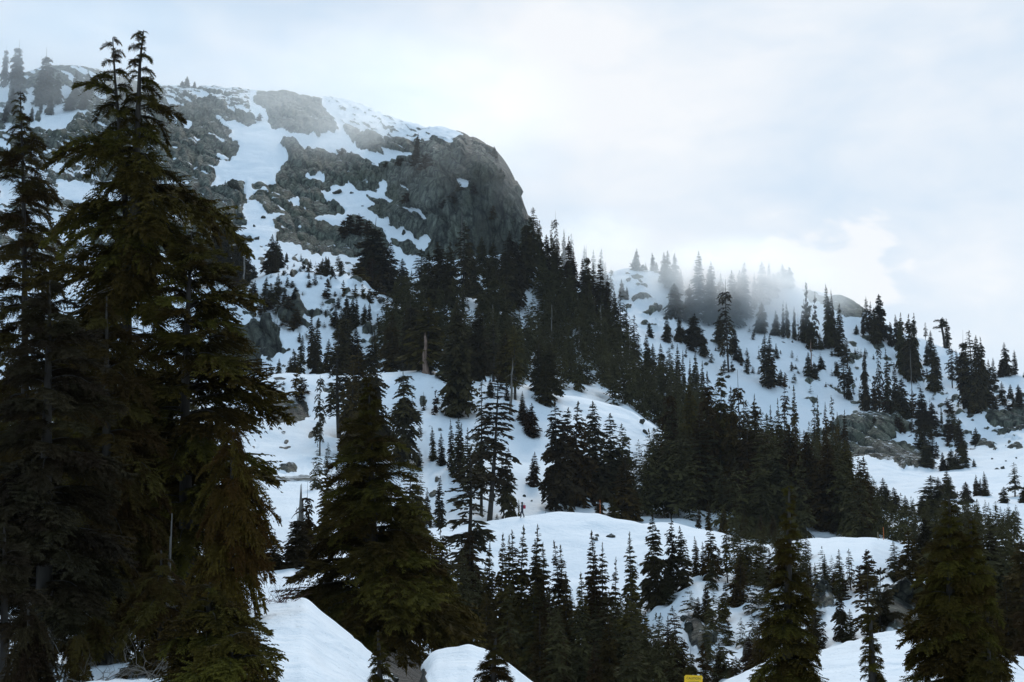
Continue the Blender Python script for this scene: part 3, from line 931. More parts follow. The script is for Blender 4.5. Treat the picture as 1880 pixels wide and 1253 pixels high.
KIND = {   # H, R, boughs, crown base, profile power, irregularity, top pitch, low pitch, droop, hang, fat
    's': dict(H=12, R=1.45, nb=300, cb=0.03, pw=0.62, irr=0.40, p0=-35, p1=14, droop=0.35, hang=0.5, fat=1.3),
    'b': dict(H=12, R=2.6, nb=280, cb=0.03, pw=0.7, irr=0.4, p0=-25, p1=12, droop=0.35, hang=0.45, fat=1.0),
    'h': dict(H=13, R=2.5, nb=230, cb=0.08, pw=0.62, irr=0.5, p0=-25, p1=18, droop=0.5, hang=0.6, fat=1.1),
    'g': dict(H=14, R=2.0, nb=120, cb=0.20, pw=0.5, irr=0.55, p0=-20, p1=24, droop=0.45, hang=0.5, fat=1.0),
    'd': dict(H=13, R=2.6, nb=330, cb=0.02, pw=0.66, irr=0.5, p0=-30, p1=14, droop=0.4, hang=0.55, fat=1.2),
    'y': dict(H=4.5, R=1.3, nb=90, cb=0.02, pw=0.45, irr=0.6, p0=-55, p1=-8, droop=0.3, hang=0.5, fat=1.2),
    'k': dict(H=4, R=0.75, nb=90, cb=0.02, pw=0.9, irr=0.3, p0=-40, p1=8, droop=0.3, hang=0.4, fat=1.5),
}


def radius_at(h, p, rng_phase, c):
    prof = np.clip((1 - h), 0, 1) ** p['pw'] * (0.35 + 0.65 * np.clip((h - p['cb']) / 0.10, 0, 1))
    wob = 1 + p['irr'] * 0.45 * (np.sin(h * 23 + rng_phase) + np.sin(h * 41 + rng_phase * 2.3))* 0.6
    return prof * wob


def crown_np(kind, seed, scale_nb=1.0, pairs=7, cut=False):
    p = KIND[kind]
    rng = np.random.default_rng(seed)
    lib = [bough_far(rng, pairs, p['droop'], p['hang'], p['fat']) for _ in range(5)]
    H, R = p['H'], p['R']
    nb = int(p['nb'] * scale_nb)
    phase = rng.uniform(0, 6)
    u = np.sort(rng.uniform(0, 1, nb)) ** 0.88
    h = p['cb'] + (0.985 - p['cb']) * u
    nw = H * 2.2
    h = h * 0.6 + 0.4 * (np.round(h * nw) / nw) + rng.normal(size=nb) * 0.004      # in loose whorls
    az = rng.uniform(0, 2 * math.pi, nb)
    r = R * radius_at(h, p, phase, 0) * (1 - p['irr'] * rng.uniform(0, 1, nb) ** 2 * 0.9)
    side = 1 + 0.28 * p['irr'] * np.sin(az + phase)
    r = np.maximum(r * side, 0.16 * R * (1.10 - h) + 0.035 * R)
    pitch = np.radians(p['p0'] * h ** 2 + p['p1'] * (1 - h) + rng.normal(size=nb) * 7)
    bend = 0.02 * H * rng.normal(size=2)
    ks, tips = [], []
    M = rotz(az) @ roty(pitch)
    which = rng.integers(0, 5, nb)
    for w in range(5):
        i = np.where(which == w)[0]
        k, tip = lib[w]
        n = len(k)
        fl = np.where(rng.random(len(i)) < 0.5, -1, 1)
        loc = k[None] * np.stack([np.ones_like(fl), fl, np.ones_like(fl)], -1)[:, None, None, :]
        loc = loc * r[i][:, None, None, None]
        out = np.einsum('bij,bnkj->bnki', M[i], loc)
        hh = h[i]
        org = np.stack([bend[0] * np.sin(hh * 2.2), bend[1] * np.sin(hh * 2.5), hh * H], -1)
        out = out + org[:, None, None, :]
        ks.append(out.reshape(-1, 4, 3))
        tips.append(np.broadcast_to(tip, (len(i), n, 4)).reshape(-1, 4))
    # leader
    nl = 8
    z = np.linspace(0.94, 0.985, nl) * H
    a = rng.uniform(0, 6.28, nl)
    top = np.array([bend[0] * math.sin(2.2), bend[1] * math.sin(2.5), 0])
    b = np.stack([np.zeros(nl), np.zeros(nl), z], -1) + top
    d = np.stack([np.cos(a) * 0.35, np.sin(a) * 0.35, np.full(nl, 1.0)], -1)
    d[-1] = (0.05, 0, 1)
    ks.append(kites(b, d, np.full(nl, 0.028 * H), np.full(nl, 0.028 * R), rng))
    tips.append(np.full((nl, 4), 0.7))
    if cut:            # wind-broken top
        zz = np.concatenate([k.reshape(-1, 4, 3) for k in ks])[:, 0, 2]
        keep = zz < (0.80 + 0.08 * rng.random()) * H
        ks = [np.concatenate([k.reshape(-1, 4, 3) for k in ks])[keep]]
        tips = [np.concatenate([q.reshape(-1, 4) for q in tips])[keep]]
    trunk = [[bend[0] * math.sin(v * 2.2), bend[1] * math.sin(v * 2.5), v * H] for v in np.linspace(-0.03, 0.99, 9)]
    return np.concatenate(ks), np.concatenate(tips), trunk


PROTO = {}
KMAT = {'s': M_FIR, 'b': M_OLIVE, 'h': M_OLIVE, 'g': M_OLIVE, 'd': M_FIR, 'y': M_RUST, 'k': M_FIR}


def proto(kind, var, mat):
    key = (kind, var, mat.name)
    if key not in PROTO:
        base = (kind, var)
        if base not in PROTO:
            k, tip, trunk = crown_np(kind, 100 + ord(kind) * 7 + var * 31, cut=(var == 5 and kind in 'hdg'))
            p = KIND[kind]
            r0 = 0.0105 * p['H'] + 0.03
            tm = tubes_mesh('trunk', [(trunk, np.linspace(r0, 0.015, len(trunk)))], M_BARK)
            # true outline of the crown, for scaling to the size seen
            rad = np.percentile(np.hypot(k[..., 0], k[..., 1]).ravel(), 99)
            PROTO[base] = (k, tip, tm, float(rad), float(k[..., 2].max()))
        k, tip, tm, rad, top = PROTO[base]
        PROTO[key] = (kite_mesh('crown', k, tip, mat), tm, rad, top)
    return PROTO[key]


TREES = []       # every ordinary tree: dict(px, tip, base, w, kind, zone, mat, pos, D, h)


def zone_trees(zone, rows, lst, mat=None):
    for e in lst:
        px, tip, base, w, kind = e[:5]
        g, D = ground(px, base, *rows)
        add_tree(zone, px, tip, w, kind, g, D, e[5] if len(e) > 5 else mat)


def add_tree(zone, px, tip, w, kind, g, D, mat=None, fill=False):
    top = P(px, tip, D)
    h = float(top[2] - g[2])
    if h < 0.3:
        return
    TREES.append(dict(px=px, tip=tip, w=w, kind=kind, zone=zone, g=g, D=D, h=h, r=w * D / F_PX, mat=mat, fill=fill))


def fill_zone(zone, rows, poly, n, hrange, asp, kinds, seed, mats=(None,), mind=7.0, tipmin=None):
    rng = np.random.default_rng(seed)
    xs = [p[0] for p in poly]; ys = [p[1] for p in poly]
    done, tries = [], 0
    while len(done) < n and tries < n * 60:
        tries += 1
        x, y = rng.uniform(min(xs), max(xs)), rng.uniform(min(ys), max(ys))
        if not inside(poly, np.array([x]), np.array([y]))[0]:
            continue
        if abs(x - 779) < 30 and 630 < y < 720:
            continue                     # keep the torn trunk in view
        if any(abs(x - a) < mind and abs(y - b) < mind for a, b in done):
            continue
        done.append((x, y))
        g, D = ground(x, y, *rows)
        h = rng.uniform(*hrange)
        kind = kinds[rng.integers(len(kinds))]
        r = h * rng.uniform(*asp)
        px_h = h * F_PX / D
        by = GYat(x, g)
        if tipmin:
            tm = float(np.interp(x, [q[0] for q in tipmin], [q[1] for q in tipmin])) + 25 * rng.random()
            if by - px_h < tm:
                px_h = by - tm
                h = px_h * D / F_PX
                if h < 2.0:
                    continue
                r = h * rng.uniform(*asp)
        add_tree(zone, x, by - px_h, r * F_PX / D, kind, g, D, mats[rng.integers(len(mats))], True)


def GYat(px, g):
    """photo row of a point of the place"""
    Y, Z = g[1], g[2]
    f = Y * CP + Z * SP
    u = -Y * SP + Z * CP
    return 626.5 - u / f * F_PX
# ------------------------------------------------------------------ ordinary trees, zone by zone
Z = zone_trees
Z('on the misty skyline at the far left', (15, 18), [(3, 93, 158, 11, 'd'), (35, 90, 172, 20, 'd'), (75, 103, 192, 24, 'd'), (105, 128, 192, 11, 'b'), (134, 127, 192, 12, 'b'), (158, 128, 186, 12, 'b'),
   (88, 172, 212, 10, 'd'), (75, 186, 213, 5, 's'), (22, 160, 215, 12, 'd'), (57, 195, 225, 6, 's'), (10, 190, 230, 8, 's'), (128, 178, 202, 16, 'd'), (150, 165, 200, 14, 'b')], M_FIR)
Z('on the cliff top against the sky', (16, 18), [(342, 141, 161, 7, 's'), (334, 149, 160, 5, 'b'), (358, 149, 163, 4, 's'), (908, 267, 287, 7, 'b'), (899, 271, 280, 5, 'y')], M_FIR)
Z('on the cliff ledges', (14, 18), [(474, 208, 222, 9, 'y'), (630, 272, 285, 9, 'y'), (645, 277, 286, 4, 'k'), (716, 300, 312, 10, 'y'), (742, 291, 308, 13, 'y'), (770, 285, 310, 16, 'y'), (795, 280, 312, 18, 'y'),
   (770, 246, 296, 8, 's'), (783, 296, 318, 13, 'y'), (849, 335, 356, 10, 'y'), (872, 333, 356, 12, 'y'), (837, 350, 372, 16, 'y'), (820, 365, 385, 14, 'y'), (412, 332, 350, 4, 'k'), (905, 375, 402, 11, 'y'), (760, 352, 378, 14, 'y'),
   (644, 394, 424, 18, 'y'), (660, 392, 426, 18, 'y'), (630, 404, 428, 14, 'y'), (675, 402, 428, 12, 'y'), (672, 400, 420, 4, 's')], M_RUST)
Z('on the snow under the cliff', (12, 14.2), [(418, 384, 522, 38, 'd'), (398, 420, 525, 30, 'd'), (438, 430, 522, 22, 'd'), (455, 455, 515, 15, 'd'), (467, 486, 512, 9, 'b'),
   (498, 426, 505, 17, 'b'), (504, 432, 500, 12, 's'), (512, 444, 494, 13, 'b'), (526, 461, 481, 5, 's'), (553, 463, 477, 4, 'k'), (539, 480, 492, 4, 'k'), (549, 486, 500, 6, 'k'), (522, 494, 503, 7, 'y', M_FIR), (534, 495, 505, 7, 'y', M_FIR),
   (566, 478, 503, 9, 'y', M_RUST), (571, 474, 492, 5, 'k'), (586, 480, 506, 13, 'y', M_GOLD), (597, 466, 509, 8, 's'), (603, 470, 508, 8, 's'), (591, 470, 508, 10, 'b'), (621, 468, 492, 9, 'y', M_GOLD), (626, 476, 506, 10, 'y', M_RUST), (609, 484, 506, 8, 's')], M_FIR)
Z('at the edge of the forest below the cliff', (11.5, 14.2), [(698, 418, 530, 46, 'd'), (676, 455, 522, 24, 'd'), (656, 478, 517, 20, 'y', M_GOLD), (712, 440, 545, 34, 'b'), (682, 470, 530, 20, 'y', M_RUST), (690, 500, 548, 16, 'y', M_RUST), (735, 470, 560, 20, 's'),
   (773, 455, 545, 24, 'g'), (800, 440, 560, 34, 'd'), (785, 455, 560, 24, 'b'), (830, 440, 560, 24, 'h'), (850, 402, 560, 26, 'g'), (872, 465, 556, 26, 'd'), (862, 440, 550, 20, 'h'), (893, 475, 570, 30, 'd'), (925, 455, 570, 30, 'd'),
   (905, 440, 520, 22, 'b'), (885, 430, 500, 20, 'b'), (945, 440, 560, 28, 'd'), (820, 470, 548, 20, 'g'), (960, 410, 530, 26, 'd'), (935, 420, 500, 24, 'b')], M_FIR)
Z('on the forest rib crest', (13.2, 14.6), [(981, 376, 470, 13, 'g'), (992, 400, 490, 13, 'h'), (972, 415, 480, 16, 'd'), (1003, 425, 510, 16, 'd'), (1018, 440, 520, 15, 'd'), (1032, 440, 545, 15, 's'), (1045, 428, 550, 17, 'd'), (1056, 452, 560, 15, 's'), (1068, 470, 580, 14, 's'),
   (1078, 470, 590, 15, 'd'), (1090, 478, 600, 14, 's'), (1104, 470, 610, 16, 's'), (1116, 500, 620, 14, 'd'), (1125, 530, 640, 16, 'd'), (1139, 530, 650, 17, 'g'), (1152, 560, 660, 14, 's'), (1166, 573, 680, 16, 'g'), (1185, 610, 700, 14, 'd'), (1198, 628, 712, 12, 's'),
   (1210, 627, 710, 14, 'b'), (1230, 634, 720, 14, 'g'), (1243, 628, 735, 12, 's'), (1259, 640, 740, 8, 's'), (1275, 640, 750, 13, 'b'), (1268, 655, 745, 6, 's'), (1290, 660, 760, 10, 's')], M_FIR)
Z('in the mist beyond the forest rib', (15.5, 18), [(1011, 404, 500, 8, 'g'), (1027, 402, 512, 10, 'g'), (1036, 420, 516, 9, 'b'), (1048, 428, 520, 8, 'g'), (1074, 450, 530, 8, 's'), (1090, 458, 545, 10, 's'), (1102, 456, 560, 12, 's'), (1113, 480, 565, 8, 's'), (1122, 496, 560, 8, 'g'), (1141, 512, 546, 8, 'b'), (1150, 526, 548, 6, 'b')], M_FIR)
Z('in the mist on the ridge crest', (16.2, 18), [(1170, 456, 497, 9, 'b'), (1164, 476, 497, 9, 'y', M_FIR), (1180, 486, 498, 9, 'y', M_FIR), (1186, 481, 494, 4, 'k'), (1197, 464, 496, 7, 's'), (1206, 481, 499, 6, 's'), (1218, 463, 522, 9, 's'), (1228, 460, 532, 11, 's'), (1238, 463, 545, 13, 's'), (1250, 494, 545, 10, 's'), (1243, 520, 585, 22, 'd'),
   (1281, 460, 590, 18, 's'), (1270, 520, 592, 18, 'd'), (1310, 480, 595, 17, 's'), (1302, 488, 595, 14, 's'), (1322, 500, 590, 12, 'b'), (1347, 496, 600, 22, 'b'), (1372, 481, 590, 18, 's'), (1360, 495, 585, 15, 's'), (1386, 500, 572, 9, 's'), (1401, 479, 560, 16, 's'), (1414, 480, 550, 7, 's'), (1395, 510, 556, 14, 'd'), (1421, 500, 550, 14, 'd'),
   (1437, 486, 532, 15, 'b'), (1449, 489, 532, 12, 'b'), (1430, 500, 530, 14, 'd'), (1332, 520, 600, 16, 'b')], M_FIR)
Z('on the open snow of the ridge', (14.3, 17.2), [(1193, 591, 621, 8, 's'), (1226, 584, 628, 11, 'b'), (1244, 582, 630, 11, 'd'), (1280, 575, 636, 22, 'd'), (1260, 600, 632, 10, 's'), (1293, 608, 656, 10, 'b'), (1274, 610, 645, 12, 'b'), (1320, 580, 634, 14, 'b'), (1336, 535, 688, 22, 'g'), (1345, 600, 650, 12, 'd'), (1330, 660, 688, 8, 'y', M_FIR), (1343, 664, 686, 7, 'y', M_FIR),
   (1397, 554, 600, 15, 'd'), (1427, 569, 604, 9, 'b'), (1420, 585, 600, 8, 'd'), (1438, 552, 579, 5, 'b'), (1447, 554, 579, 6, 'b'), (1457, 562, 581, 6, 'b'), (1467, 574, 584, 2.5, 'k'), (1400, 601, 614, 3, 'k'), (1374, 662, 688, 3, 'k'), (1371, 655, 684, 8, 'k'), (1359, 634, 663, 8, 'b'), (1352, 640, 660, 8, 'b'),
   (1383, 671, 686, 5, 'k'), (1393, 673, 686, 4, 'k'), (1393, 641, 660, 5, 'k'), (1410, 612, 714, 15, 's'), (1417, 612, 712, 13, 's'), (1426, 642, 660, 8, 'y', M_FIR), (1432, 678, 706, 8, 'b'), (1442, 684, 712, 8, 'y', M_RUST), (1455, 671, 680, 4, 'k'), (1461, 669, 679, 4, 'k'), (1466, 678, 687, 4, 'k'), (1473, 676, 687, 3, 'k'),
   (1474, 574, 612, 8, 'b'), (1481, 572, 625, 9, 'b'), (1488, 590, 640, 12, 'b'), (1507, 611, 640, 6, 's'), (1500, 625, 640, 9, 'y', M_FIR), (1523, 521, 640, 12, 's'), (1518, 545, 640, 12, 's'), (1531, 530, 600, 8, 'b'), (1545, 557, 655, 13, 's'), (1538, 600, 655, 10, 's'),
   (1484, 646, 695, 9, 's'), (1493, 664, 700, 11, 'd'), (1505, 654, 684, 10, 'd'), (1480, 518, 538, 4, 'g'), (1482, 533, 550, 11, 'y', M_FIR), (1496, 535, 552, 8, 'y', M_FIR), (1477, 550, 562, 9, 'y', M_FIR), (1556, 620, 678, 10, 'g'), (1550, 645, 728, 14, 'g'), (1535, 664, 690, 8, 'd'), (1561, 672, 706, 9, 'd'), (1559, 698, 733, 9, 'b')], M_FIR)
Z('on the rocky shoulder of the ridge', (14.3, 18), [(1592, 544, 610, 8, 's'), (1599, 553, 615, 8, 's'), (1613, 539, 622, 16, 'd'), (1606, 565, 635, 14, 'd'), (1584, 565, 618, 6, 's'), (1573, 596, 615, 6, 'b'), (1645, 577, 634, 8, 's'), (1636, 590, 634, 9, 'd'), (1653, 588, 640, 6, 's'), (1663, 573, 690, 14, 'd'), (1672, 575, 705, 18, 'd'), (1683, 573, 700, 14, 'd'), (1660, 600, 660, 13, 's'), (1697, 592, 610, 5, 'g'),
   (1738, 584, 640, 10, 's'), (1709, 606, 670, 10, 's'), (1702, 625, 675, 8, 's'), (1715, 630, 720, 17, 'd'), (1748, 640, 712, 14, 'g'), (1763, 642, 700, 9, 's'), (1781, 602, 760, 22, 'g'), (1773, 630, 750, 18, 'd'), (1797, 611, 758, 18, 'd'), (1804, 614, 750, 16, 'd'), (1815, 660, 740, 14, 'b'), (1828, 657, 720, 10, 's'), (1848, 628, 690, 15, 'b'), (1863, 642, 690, 7, 's'), (1838, 660, 692, 9, 'd'),
   (1854, 705, 735, 7, 'b'), (1840, 700, 745, 8, 's'), (1871, 705, 740, 9, 's'), (1880, 682, 694, 4, 'k'), (1862, 716, 746, 5, 's'), (1828, 725, 752, 16, 'y', M_RUST), (1850, 732, 756, 16, 'y', M_RUST), (1873, 734, 758, 16, 'y', M_RUST)], M_FIR)
Z('on the lower right slope', (12, 16.5), [(1592, 638, 700, 10, 'd'), (1614, 638, 712, 9, 'g'), (1630, 636, 715, 11, 's'), (1648, 660, 700, 9, 's'), (1655, 690, 755, 19, 'd'), (1643, 700, 750, 14, 'b'), (1665, 720, 762, 15, 'd'), (1610, 690, 735, 12, 'y', M_RUST), (1625, 700, 745, 14, 'y', M_RUST), (1640, 730, 756, 12, 'y', M_RUST), (1602, 700, 725, 9, 'y', M_RUST), (1582, 703, 720, 5, 'y', M_FIR), (1606, 720, 744, 9, 'y', M_FIR),
   (1690, 708, 780, 18, 'd'), (1680, 715, 740, 12, 'y', M_RUST), (1712, 735, 785, 16, 'd'), (1700, 745, 790, 14, 'd'), (1730, 742, 788, 4, 's'), (1745, 730, 760, 12, 'y', M_RUST), (1752, 745, 795, 12, 'b'), (1740, 760, 795, 9, 'b'),
   (1697, 778, 835, 12, 'g'), (1687, 800, 830, 8, 's'), (1711, 800, 840, 12, 's'), (1705, 815, 862, 20, 'd'), (1731, 824, 872, 8, 'd'), (1748, 820, 880, 14, 'd'), (1757, 828, 885, 16, 'd'), (1735, 840, 885, 16, 'd'), (1766, 764, 838, 11, 'h'), (1770, 800, 850, 12, 'd'), (1790, 782, 815, 10, 'b'), (1798, 800, 815, 9, 'y', M_FIR),
   (1774, 840, 866, 9, 'b'), (1787, 840, 866, 5, 'b')], M_FIR)
Z('below the lower right snow face', (7.5, 11.9), [(1793, 868, 912, 9, 'b'), (1810, 862, 915, 10, 's'), (1801, 875, 915, 8, 's'), (1863, 845, 915, 15, 'g'), (1712, 866, 945, 36, 'h'), (1622, 872, 935, 20, 'b'), (1640, 890, 940, 16, 'd'), (1738, 862, 905, 12, 'b', M_OLIVE), (1725, 875, 915, 12, 'b'),
   (1750, 870, 920, 16, 'd'), (1775, 880, 925, 16, 'd'), (1690, 905, 945, 14, 'd'), (1665, 905, 945, 12, 'b'), (1840, 890, 925, 12, 'd'), (1880, 890, 925, 14, 'd')], M_FIR)
Z('in the rock step left of the forest', (10, 12.6), [(505, 500, 556, 12, 's'), (488, 505, 556, 10, 's'), (497, 520, 560, 12, 'b'), (432, 508, 542, 12, 'y', M_RUST), (444, 506, 546, 13, 'y', M_GOLD), (460, 514, 548, 14, 'y', M_GOLD), (470, 512, 552, 10, 'b'), (418, 526, 545, 8, 'y', M_RUST), (478, 535, 575, 9, 'y', M_RUST),
   (492, 545, 572, 14, 'y', M_RUST), (510, 550, 575, 13, 'y', M_RUST), (523, 529, 560, 8, 's'), (543, 534, 560, 7, 's'), (532, 540, 580, 14, 'y', M_RUST), (545, 560, 600, 14, 'y', M_RUST), (525, 575, 600, 12, 'y', M_RUST), (535, 580, 606, 12, 'y', M_RUST),
   (600, 508, 547, 12, 'y', M_RUST), (568, 512, 526, 8, 'y', M_GOLD), (536, 514, 524, 8, 'y', M_FIR), (541, 524, 536, 8, 'y', M_FIR), (631, 512, 546, 8, 'y', M_GOLD), (650, 520, 545, 8, 'y', M_OLIVE), (665, 520, 550, 8, 'y', M_OLIVE), (680, 526, 555, 10, 'y', M_OLIVE),
   (614, 560, 600, 11, 'b'), (632, 538, 600, 14, 'd'), (645, 545, 605, 14, 'd'), (655, 545, 602, 9, 's'), (666, 555, 602, 8, 's'), (676, 553, 600, 7, 's'), (625, 560, 620, 14, 'b')], M_FIR)
Z('in the gully beside the rock step', (9.4, 11.6), [(569, 572, 672, 11, 's'), (584, 580, 680, 13, 's'), (577, 610, 685, 14, 'd'), (550, 612, 690, 12, 's'), (538, 640, 690, 12, 'b'), (512, 655, 686, 8, 'b'), (497, 664, 686, 8, 'y', M_FIR), (602, 618, 680, 12, 's'), (640, 580, 690, 30, 'd'), (655, 600, 700, 24, 'b'), (620, 640, 690, 12, 'b'), (530, 655, 690, 10, 'b'), (590, 655, 690, 9, 's')], M_FIR)
Z('on the snow mound left of centre', (7.2, 10), [(545, 668, 732, 14, 'y', M_GOLD), (560, 690, 724, 10, 'y', M_RUST), (553, 690, 728, 12, 'y', M_RUST), (624, 590, 800, 36, 'g'), (588, 690, 838, 15, 'g'), (660, 620, 835, 36, 'h', M_OLIVE), (690, 600, 840, 40, 'd'), (731, 682, 850, 38, 'h'), (645, 690, 850, 30, 'h', M_OLIVE), (755, 725, 747, 6, 'k'), (776, 716, 748, 7, 'k'),
   (796, 712, 756, 8, 'y', M_RUST), (806, 720, 738, 5, 'y', M_RUST), (772, 775, 797, 6, 'y', M_RUST), (793, 778, 838, 9, 's'), (765, 820, 850, 10, 's')], M_FIR)
Z('on the crest of the middle snow bench', (8.6, 10.2), [(840, 545, 757, 40, 'd'), (820, 620, 705, 24, 'h'), (787, 540, 686, 46, 'h', M_OLIVE), (748, 560, 690, 36, 'd'), (720, 570, 690, 30, 'b', M_OLIVE), (880, 560, 700, 30, 'h'), (905, 580, 705, 26, 'g'), (860, 590, 700, 24, 'd'), (930, 600, 705, 30, 'b', M_OLIVE), (944, 590, 735, 24, 'g', M_OLIVE), (900, 690, 730, 10, 'b'), (930, 705, 740, 8, 's'), (955, 715, 770, 9, 's'),
   (958, 735, 775, 14, 'b', M_RUST), (976, 735, 800, 20, 'b', M_RUST), (965, 745, 785, 18, 'h', M_RUST), (985, 620, 722, 26, 'h'), (1000, 655, 745, 22, 'h'), (1010, 620, 730, 26, 'b')], M_FIR)
Z('on the snow bank right of the middle bench', (7.2, 9.6), [(897, 676, 955, 44, 'g'), (884, 690, 940, 30, 'g'), (933, 815, 950, 20, 'h'), (925, 820, 945, 16, 'g'), (1022, 726, 940, 40, 'h'), (1045, 740, 925, 34, 'd'), (1062, 730, 930, 38, 'h', M_OLIVE), (1095, 728, 915, 36, 'd'), (1120, 750, 910, 32, 'h'), (1140, 770, 905, 28, 'h'), (1155, 826, 955, 32, 'b', M_OLIVE), (1193, 850, 920, 16, 'b'), (1223, 820, 920, 20, 'b'), (1205, 855, 915, 16, 'g'),
   (835, 760, 880, 16, 's'), (848, 770, 890, 14, 's'), (857, 780, 900, 16, 's'), (812, 790, 850, 10, 's'), (827, 765, 860, 9, 's'), (877, 800, 890, 12, 'b'), (978, 825, 895, 13, 'b', M_RUST)], M_FIR)
Z('behind the snow shelf near the hiker', (6, 8), [(785, 890, 962, 10, 's'), (808, 868, 962, 13, 's'), (953, 912, 955, 3.5, 's'), (941, 935, 957, 8, 'b'), (911, 938, 962, 6, 's'), (1001, 938, 948, 2.5, 'k'), (1000, 922, 931, 4, 'y', M_FIR), (1050, 900, 947, 7, 'b', M_OLIVE), (1100, 900, 948, 12, 'b', M_OLIVE), (1125, 905, 952, 14, 'b', M_OLIVE), (1300, 915, 985, 9, 's', M_OLIVE), (1330, 930, 985, 10, 's', M_OLIVE), (1365, 925, 995, 10, 's', M_OLIVE),
   (1420, 940, 1010, 14, 's', M_OLIVE), (1400, 945, 1005, 12, 's', M_OLIVE), (1285, 930, 975, 8, 's', M_OLIVE)], M_FIR)
Z('among the tall dark firs right of centre', (7, 11.5), [(1303, 668, 930, 36, 'd', M_OLIVE), (1320, 664, 930, 34, 'h', M_OLIVE), (1270, 700, 925, 34, 'd'), (1240, 720, 905, 28, 'd'), (1290, 730, 940, 34, 'b'), (1349, 703, 935, 20, 's'), (1361, 705, 930, 24, 'g'), (1388, 713, 935, 15, 's'), (1392, 728, 935, 34, 'h', M_RUST), (1345, 750, 940, 30, 'd'), (1422, 738, 920, 12, 's'), (1434, 725, 910, 14, 's'), (1443, 684, 880, 14, 'g'), (1458, 700, 890, 13, 's'),
   (1467, 728, 890, 10, 'g'), (1497, 724, 880, 9, 'g'), (1503, 722, 880, 7, 's'), (1520, 732, 900, 14, 'b'), (1533, 722, 890, 13, 'g'), (1544, 748, 890, 12, 'b'), (1555, 748, 890, 12, 's'), (1420, 790, 960, 36, 'd'), (1455, 770, 960, 36, 'd'), (1490, 780, 965, 40, 'd'), (1525, 800, 975, 38, 'd'), (1560, 800, 975, 40, 'd'), (1590, 830, 985, 30, 'd'), (1375, 800, 955, 34, 'h')], M_OLIVE)
Z('in the spire row below the snow shelf', (4, 5.6), [(897, 985, 1230, 26, 's'), (912, 967, 1230, 24, 's'), (927, 975, 1240, 26, 's'), (943, 964, 1240, 30, 's'), (963, 954, 1250, 28, 's'), (982, 953, 1250, 30, 's'), (992, 980, 1240, 22, 's'), (1003, 988, 1250, 24, 's'), (1027, 982, 1245, 28, 's'), (1050, 990, 1230, 26, 's'), (1083, 964, 1235, 28, 's'), (1095, 1000, 1250, 26, 's'), (1108, 986, 1240, 22, 's'), (1131, 1013, 1240, 20, 's'),
   (1040, 1040, 1260, 26, 's'), (1065, 1040, 1265, 28, 's'), (975, 1050, 1260, 28, 's'), (1012, 1060, 1260, 28, 's')], M_OLIVE)
Z('on the lower snow bench', (4.4, 6.1), [(1157, 961, 1180, 24, 's'), (1206, 926, 1105, 30, 'b', M_FIR), (1222, 940, 1090, 22, 'h', M_FIR), (1253, 958, 1075, 26, 'b', M_FIR), (1277, 974, 1055, 11, 's'), (1305, 955, 1060, 20, 'h'), (1289, 985, 1055, 12, 's'), (1320, 1000, 1055, 13, 's'), (1337, 952, 1065, 18, 'g'), (1361, 978, 1070, 18, 'h'), (1375, 990, 1060, 16, 's'), (1392, 985, 1065, 22, 'b'), (1350, 1010, 1105, 26, 'h', M_RUST), (1410, 1000, 1075, 15, 's'),
   (1295, 1060, 1120, 12, 's', M_FIR), (1281, 1078, 1122, 14, 's', M_FIR), (1330, 1060, 1130, 14, 'h'), (1488, 1018, 1072, 11, 's'), (1500, 1020, 1070, 9, 's'), (1515, 1012, 1070, 12, 's'), (1539, 1000, 1075, 16, 's'), (1562, 1003, 1065, 12, 'g'), (1590, 1000, 1062, 14, 'g'), (1528, 1040, 1075, 10, 's'), (1575, 1030, 1075, 16, 'y', M_RUST), (1598, 1015, 1045, 14, 'y', M_RUST), (1550, 1050, 1082, 16, 'y', M_RUST), (1655, 1022, 1070, 14, 'y', M_RUST),
   (1475, 1040, 1075, 10, 's'), (1548, 1085, 1170, 22, 'h', M_FIR), (1497, 1118, 1200, 16, 's', M_FIR), (1511, 1132, 1190, 12, 'g', M_FIR), (1592, 1048, 1170, 32, 'g', M_OLIVE), (1560, 1110, 1172, 14, 's', M_FIR), (1480, 1060, 1090, 18, 'y', M_RUST), (1460, 1090, 1180, 18, 'h')], M_OLIVE)
Z('in the gully below the lower bench', (3.6, 5.2), [(1192, 1105, 1235, 26, 'h', M_FIR), (1218, 1120, 1220, 14, 's', M_FIR), (1241, 1104, 1270, 32, 'h', M_OLIVE), (1170, 1150, 1290, 26, 's', M_OLIVE), (1120, 1120, 1290, 34, 'b', M_OLIVE), (1150, 1050, 1260, 38, 'h', M_OLIVE), (1293, 1200, 1265, 18, 'g', M_FIR), (1320, 1170, 1245, 20, 'b', M_OLIVE), (1350, 1195, 1262, 22, 'h', M_RUST), (1395, 1130, 1245, 28, 'h', M_OLIVE), (1380, 1150, 1240, 20, 'b', M_RUST), (1040, 1150, 1310, 14, 'h', M_RUST), (1090, 1170, 1320, 26, 'b', M_OLIVE),
   (940, 1130, 1300, 30, 'b', M_OLIVE), (990, 1110, 1310, 32, 's', M_OLIVE), (900, 1080, 1270, 34, 'h', M_OLIVE), (1270, 1190, 1262, 20, 'h', M_OLIVE)], M_OLIVE)
Z('behind the big central fir', (4, 7.2), [(846, 805, 1110, 56, 'g', M_GREYFIR), (800, 960, 1120, 40, 'h', M_OLIVE), (860, 960, 1140, 36, 'h', M_OLIVE), (770, 880, 1000, 24, 'b', M_FIR), (745, 840, 1030, 40, 'h', M_OLIVE), (535, 940, 1050, 44, 'd', M_FIR), (565, 900, 1040, 24, 'h', M_OLIVE), (510, 960, 1055, 36, 'd', M_FIR), (600, 830, 1000, 22, 's', M_OLIVE), (575, 975, 1060, 30, 'd', M_OLIVE), (478, 900, 1050, 40, 'd', M_FIR)], M_OLIVE)
